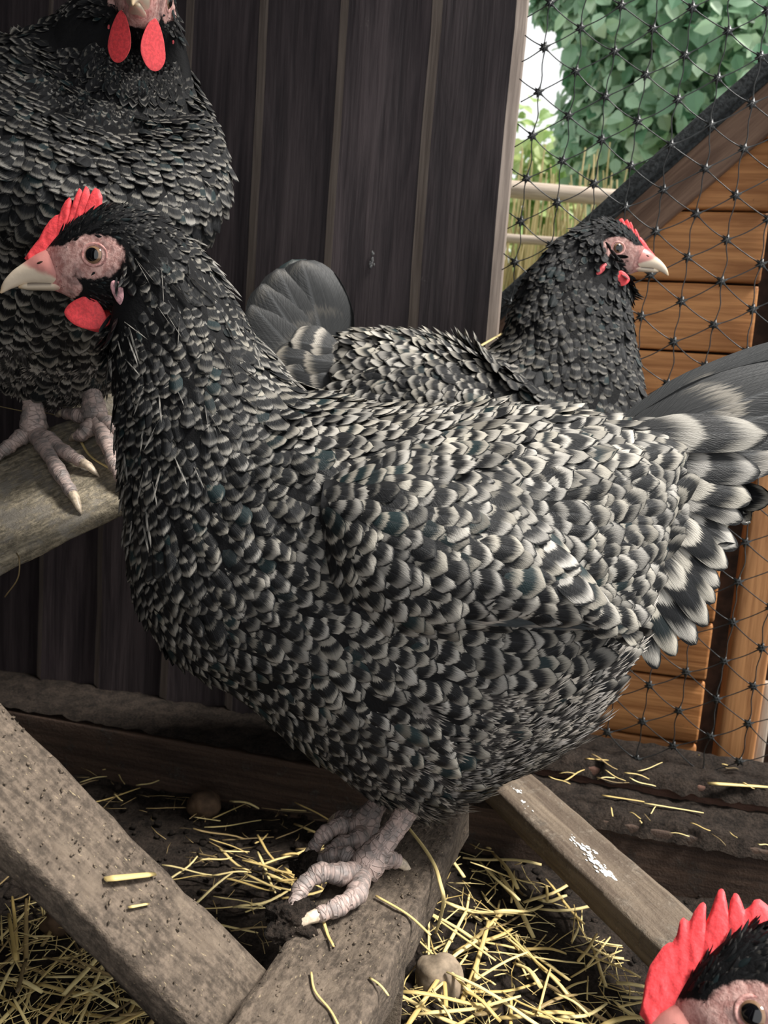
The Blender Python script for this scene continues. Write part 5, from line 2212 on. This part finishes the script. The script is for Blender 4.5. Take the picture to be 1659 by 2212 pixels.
def clump(px, py, s, label, n=70, fnz=None):
    """dirt stuck to the toes"""
    c = onB(px, py, 0.002)
    off = Vector((px * 0.01, py * 0.013, 0))
    bm = bmesh.new()
    bmesh.ops.create_icosphere(bm, subdivisions=5, radius=1)
    for v in bm.verts:
        q = 1 + 0.45 * noise.noise(v.co * 1.6 + off) + 0.22 * noise.fractal(v.co * 4.5 + off, 0.8, 2.1, 5)
        v.co = Vector((v.co.x * s * 1.1, v.co.y * s * 1.0, v.co.z * s * 0.75)) * q
    bm.verts.index_update()
    Vs = np.array([tuple(v.co) for v in bm.verts])
    Fs = [[v.index for v in f.verts] for f in bm.faces]
    bm.free()
    o = link('mud_clump', raw_mesh('mud_clump', Vs, Fs, M['soil']), None, Matrix.Translation(c))
    tag(o, label, 'mud')


clump(630, 1985, 0.012, 'dark mud clump at the tip of the near foot\'s front toe')
clump(668, 1872, 0.009, 'dark mud clump in front of the far foot\'s toes')


def crumbs_on(fr, n, label, x0, x1, sd):
    rr = random.Random(sd)
    X, Y, Z, cen, wd, L, th = fr
    Vs, Fs, k = [], [], 0
    for _ in range(n):
        p = cen + X * (rr.uniform(x0, x1) * L) + Y * (rr.uniform(-0.47, 0.47) * wd) + Z * (th / 2 + 0.0006)
        r = rr.choice((0.0003, 0.0004, 0.0005, 0.0006, 0.0008))
        bm = bmesh.new()
        bmesh.ops.create_icosphere(bm, subdivisions=1, radius=r)
        e = rr.uniform(0.7, 2.2)
        a = rr.uniform(0, PI)
        for v in bm.verts:
            q = v.co * rr.uniform(0.7, 1.3)
            d = X * (q.x * e * math.cos(a) - q.y * math.sin(a)) + Y * (q.x * e * math.sin(a) + q.y * math.cos(a)) + Z * q.z * 0.6
            Vs.append(tuple(p + d))
        bm.verts.index_update()
        Fs += [[v.index + k for v in f.verts] for f in bm.faces]
        k = len(Vs)
        bm.free()
    c = np.array(Vs).mean(0)
    o = link('dirt_crumbs', raw_mesh('dirt_crumbs', np.array(Vs) - c, Fs, M['crumb']), None, Matrix.Translation(Vector(c)))
    tag(o, label, 'dirt', kind='stuff')


M['crumb'] = plain('dirt_crumb', (0.11, 0.085, 0.063), 0.9, 0.2, 420, 0.8)
crumbs_on(frA, 420, 'dark crumbs of dirt sticking to the sloping plank', -0.3, 0.45, 3)
crumbs_on(frB, 380, 'dark crumbs of dirt sticking to the hen\'s plank', -0.35, 0.45, 4)


# white droppings splashed on the slanting plank
def splash():
    Vs, Fs, k = [], [], 0
    rr = random.Random(4)
    runs = [((1228, 1806), (1316, 1896), 90, 4.5, 1.0), ((1252, 1822), (1285, 1848), 14, 3, 0.7), ((1098, 1700), (1122, 1712), 18, 2.0, 0.55), ((1122, 1728), (1142, 1750), 16, 2.5, 0.55)]
    for (p0, p1, n_, sp_, sz) in runs:
        for _ in range(n_):
            t = rr.random()
            gr = 0.55 + 0.45 * t
            p = on_plank(frC, p0[0] + (p1[0] - p0[0]) * t + rr.gauss(4, sp_ * gr), p0[1] + (p1[1] - p0[1]) * t + rr.gauss(0, sp_ * gr), 0.0004)
            r = rr.uniform(0.0007, 0.0021) * sz * gr
            bm = bmesh.new()
            bmesh.ops.create_icosphere(bm, subdivisions=2, radius=r)
            for v in bm.verts:
                q = 1 + 0.35 * noise.noise(v.co * 600 + Vector(p) * 70)
                d = frC[0] * (v.co.x * 1.8 * q) + frC[1] * (v.co.y * 0.8 * q) + frC[2] * (v.co.z * 0.25)
                Vs.append(tuple(Vector(p) + d))
            bm.verts.index_update()
            Fs += [[v.index + k for v in f.verts] for f in bm.faces]
            k = len(Vs)
            bm.free()
    c = np.array(Vs).mean(0)
    o = link('droppings', raw_mesh('droppings', np.array(Vs) - c, Fs, plain('white_droppings', (0.72, 0.71, 0.68), 0.8, 0.2, 300, 0.15)), None, Matrix.Translation(Vector(c)))
    tag(o, 'white bird droppings splashed along the edge of the slanting plank', 'droppings', kind='stuff')


splash()


def wall_marks():
    rr = random.Random(9)
    for (runs, lab) in (([((580, 232), (566, 285), 34, 5)], 'faint pale smear on the dark wall beside the left pale board edge'),
                        ([((806, 545), (800, 575), 14, 2.0), ((806, 566), (797, 578), 16, 2.5)], 'small pale splash on the dark wall above the right-facing hen\'s back')):
        Vs, Fs, k = [], [], 0
        for (p0, p1, n_, sp_) in runs:
            for _ in range(n_):
                t = rr.random()
                p = PW(p0[0] + (p1[0] - p0[0]) * t + rr.gauss(0, sp_), p0[1] + (p1[1] - p0[1]) * t + rr.gauss(0, sp_), OFFW - 0.0085)
                bm = bmesh.new()
                bmesh.ops.create_icosphere(bm, subdivisions=1, radius=rr.uniform(0.0005, 0.0014))
                for v in bm.verts:
                    Vs.append(tuple(p + TW * (v.co.x * 0.7) + Vector((0, 0, v.co.z * 1.6)) + NW * (v.co.y * 0.8)))
                bm.verts.index_update()
                Fs += [[v.index + k for v in f.verts] for f in bm.faces]
                k = len(Vs)
                bm.free()
        c = np.array(Vs).mean(0)
        o = link('droppings', raw_mesh('droppings', np.array(Vs) - c, Fs, M['wallmark']), None, Matrix.Translation(Vector(c)))
        tag(o, lab, 'droppings', kind='stuff')


M['wallmark'] = plain('wall_mark', (0.20, 0.20, 0.20), 0.8, 0.2, 300, 0.3)
wall_marks()


# ------------------------------------------------------------------ outside: rails, reeds, hedge
def leaf_mesh(mat, rows=4):
    V, uv = [], []
    vs = (0, 0.3, 0.65, 1.0)
    ws = (0.08, 0.42, 0.40, 0.03)
    for v, w_ in zip(vs, ws):
        for u in (-1, 0, 1):
            V.append((u * w_, v, 0.12 * abs(u) * w_ * 2 - 0.15 * v * v))
            uv.append(((u + 1) / 2, v))
    return np.array(V), np.array(uv), grid_faces(4, 3)


LEAF = leaf_mesh(None)


def foliage(name, centres, rad, n, size, mat, parent, loc, seed, singles=0, clip=None):
    rng = np.random.default_rng(seed)
    cs = np.array(centres)
    pick = rng.integers(0, len(cs), n)
    d = rng.normal(size=(n, 3))
    d /= np.linalg.norm(d, axis=1, keepdims=True)
    pos = cs[pick, :3] + d * (cs[pick, 3] * rng.uniform(0.55, 1.05, n))[:, None]
    if clip is not None:
        kp = clip(pos)
        pos, d = pos[kp], d[kp]
        n = len(pos)
    nrm = d + rng.normal(0, 0.5, (n, 3)) + np.array([0, -0.5, 0.5])
    nrm /= np.linalg.norm(nrm, axis=1, keepdims=True)
    tan = rng.normal(0, 0.7, (n, 3)) + np.array([0, 0, -0.9])
    x, y, z = frames(nrm, tan, 0.2, rng, 0.0)
    L = size * rng.uniform(0.6, 1.25, n)
    fx = np.stack([rng.random(n), np.zeros(n), np.zeros(n), np.ones(n)], 1)
    order = np.argsort(np.linalg.norm(pos - np.array(CAM), axis=1))
    s_i = order[:singles]
    r_i = order[singles:]
    V, Fc, uv, fxx = feather_arrays(LEAF, pos[r_i], x[r_i], y[r_i], z[r_i], L[r_i], L[r_i] * 1.7, fx[r_i])
    o = wobj(name, V, Fc, mat, parent, loc, uv=uv, fx=fxx, smooth=False)
    o['kind'] = 'stuff'
    if singles:
        me = raw_mesh('leaf', LEAF[0], LEAF[2], mat, uv=LEAF[1], fx=np.tile([[0, 0, 0, 1]], (len(LEAF[0]), 1)), smooth=False)
        for q in s_i:
            mm = Matrix(((x[q][0] * L[q] * 0.85, y[q][0] * L[q], z[q][0] * L[q], pos[q][0] - loc.x),
                         (x[q][1] * L[q] * 0.85, y[q][1] * L[q], z[q][1] * L[q], pos[q][1] - loc.y),
                         (x[q][2] * L[q] * 0.85, y[q][2] * L[q], z[q][2] * L[q], pos[q][2] - loc.z), (0, 0, 0, 1)))
            link('leaf', me, parent, mm)


def build_outside():
    # two round rails of a fence
    for (y0, y1, dep, r, lab) in ((405, 428, 1.9, 0.020, 'weathered round fence rail, upper of two beyond the netting'), (512, 530, 1.95, 0.011, 'thin round fence rail, lower of two beyond the netting')):
        a, b = P(1105, y0, dep), P(1340, y1, dep)
        d = (b - a).normalized()
        pth = [a - d * 0.9 + (b - a).normalized() * (2.6 * t / 14) + Vector((0, 0, 0.004 * math.sin(t))) for t in range(15)]
        V, Fc, uv = tube(pth, [r * (1 + 0.06 * math.sin(t * 1.9)) for t in range(15)], 12)
        c = Vector(V.mean(0))
        mw = frame(d, (0, 1, 0), c)
        inv = mw.inverted()
        V = np.array([tuple(inv @ Vector(v)) for v in V])
        o = link('fence_rail', raw_mesh('fence_rail', V, Fc, M['rail']), None, mw)
        tag(o, lab, 'fence')
    for sx in (0.05, 1.35):
        q = P(1105, 430, 1.93)
        p = Vector((q.x - 0.75 + sx * 1.3, 1.96, 0))
        V, Fc, uv = tube([p + Vector((0, 0, -0.02)), p + Vector((0, 0, 0.6)), p + Vector((0, 0, 1.15))], [0.032, 0.03, 0.028], 12)
        o = link('fence_post', raw_mesh('fence_post', V - np.array(p), Fc, M['rail']), None, Matrix.Translation(p))
        tag(o, 'round fence post hidden behind the %s' % ('dark wall' if sx < 1 else 'hen house'), 'fence')
    # dry reeds
    rr = random.Random(3)
    parts, fxs = [], []
    for _ in range(1500):
        x = rr.uniform(0.2, 1.9)
        y = rr.uniform(2.07, 2.22)
        h = rr.uniform(0.5, 1.15)
        lean = Vector((rr.gauss(0, 0.10), rr.gauss(0, 0.06), 0))
        p = Vector((x, y, 0))
        pth = [p, p + lean * 0.4 + Vector((0, 0, h * 0.5)), p + lean + Vector((0, 0, h))]
        parts.append(tube(pth, [0.007, 0.006, 0.002], 3, False))
        fxs.append(np.tile([[rr.random(), 0, 0, 1]], (len(parts[-1][0]), 1)))
    V, Fc, _ = join(parts)
    o = link('dry_reeds', raw_mesh('dry_reeds', V, Fc, M['reed'], fx=np.concatenate(fxs)))
    tag(o, 'pale dry reeds growing beyond the fence rails', 'reeds', kind='stuff')
    # big leafy tree on the right
    loc = Vector((1.75, 3.0, 0))
    root = empty('tree', loc, 'dense broad-leaved tree beyond the netting, above the hen house roof', 'tree')
    cs = []
    for (px, py, dep, r) in ((1320, 70, 2.7, 0.13), (1380, 40, 2.6, 0.24), (1500, 60, 2.5, 0.28), (1620, 60, 2.5, 0.30), (1330, 180, 2.8, 0.22), (1440, 170, 2.6, 0.26), (1580, 190, 2.5, 0.28),
                            (1280, 290, 2.8, 0.13), (1370, 300, 2.7, 0.22), (1470, 320, 2.6, 0.24), (1340, 385, 2.8, 0.11), (1250, 20, 2.7, 0.06), (1200, 0, 2.7, 0.05), (1560, -120, 2.6, 0.35), (1400, -130, 2.7, 0.35),
                            (1700, 250, 2.7, 0.35), (1760, 0, 2.7, 0.4), (1240, -90, 2.7, 0.12), (1700, 450, 2.9, 0.35)):
        p = P(px, py, dep)
        cs.append((p.x, p.y, p.z, r))

    def clip(pos):
        v = pos - np.array(CAM)
        d = v @ np.array(f_)
        px, py = W / 2 + F * (v @ np.array(r_)) / d, H / 2 - F * (v @ np.array(u_)) / d
        return ~((px < 1225 - 0.1 * (py - 20)) & (py > 25) & (py < 240))
    foliage('leaves', cs, None, 5200, 0.066, M['leaf'], root, loc, 5, singles=200, clip=clip)
    foliage('leaves', [(c[0], c[1], c[2], c[3] * 0.97) for c in cs], None, 3600, 0.055, M['leaf3'], root, loc, 6, clip=clip)
    V, Fc, uv = tube([loc + Vector((0, 0, -0.02)), loc + Vector((0.02, 0, 0.9)), loc + Vector((-0.03, 0.05, 1.9))], [0.09, 0.07, 0.04], 12)
    wobj('trunk', V, Fc, M['bark'], root, loc)
    for c in cs[::2]:
        V, Fc, uv = tube([loc + Vector((0, 0, 1.0)), (loc + Vector((0, 0, 1.2))).lerp(Vector(c[:3]), 0.5), Vector(c[:3])], [0.03, 0.02, 0.006], 6)
        wobj('branch', V, Fc, M['bark'], root, loc)
    # paler bushes further off
    for q, (px, py, dep, r, lab) in enumerate(((1190, 330, 3.6, 0.30, 'pale yellow-green bush far beyond the fence rail, left of the tree'), (1300, 420, 4.5, 0.36, 'pale yellow-green bush far beyond the fence, under the tree'),
                                              (1150, 520, 5.3, 0.40, 'pale low bush behind the reeds by the dark wall\'s edge'))):
        p = P(px, py, dep)
        loc = Vector((p.x, p.y, 0))
        root = empty('bush', loc, lab, 'bush')
        cs = [(p.x + rr.gauss(0, r * 0.5), p.y + rr.gauss(0, 0.08), p.z - rr.random() * r * 1.5, r * rr.uniform(0.5, 0.8)) for _ in range(7)]
        cs += [(p.x + rr.gauss(0, r * 0.4), p.y, max(0.2, p.z * rr.random()), r * 0.8) for _ in range(4)]
        foliage('leaves', cs, None, 900, 0.075, M['leaf2'], root, loc, 50 + q)
        V, Fc, uv = tube([loc + Vector((0, 0, -0.02)), loc + Vector((0.01, 0, p.z * 0.5)), loc + Vector((0, 0, p.z))], [0.03, 0.025, 0.01], 8)
        wobj('stem', V, Fc, M['bark'], root, loc)


build_outside()

for o in list(bpy.data.objects):
    if '_loc' in o.keys():
        del o['_loc']
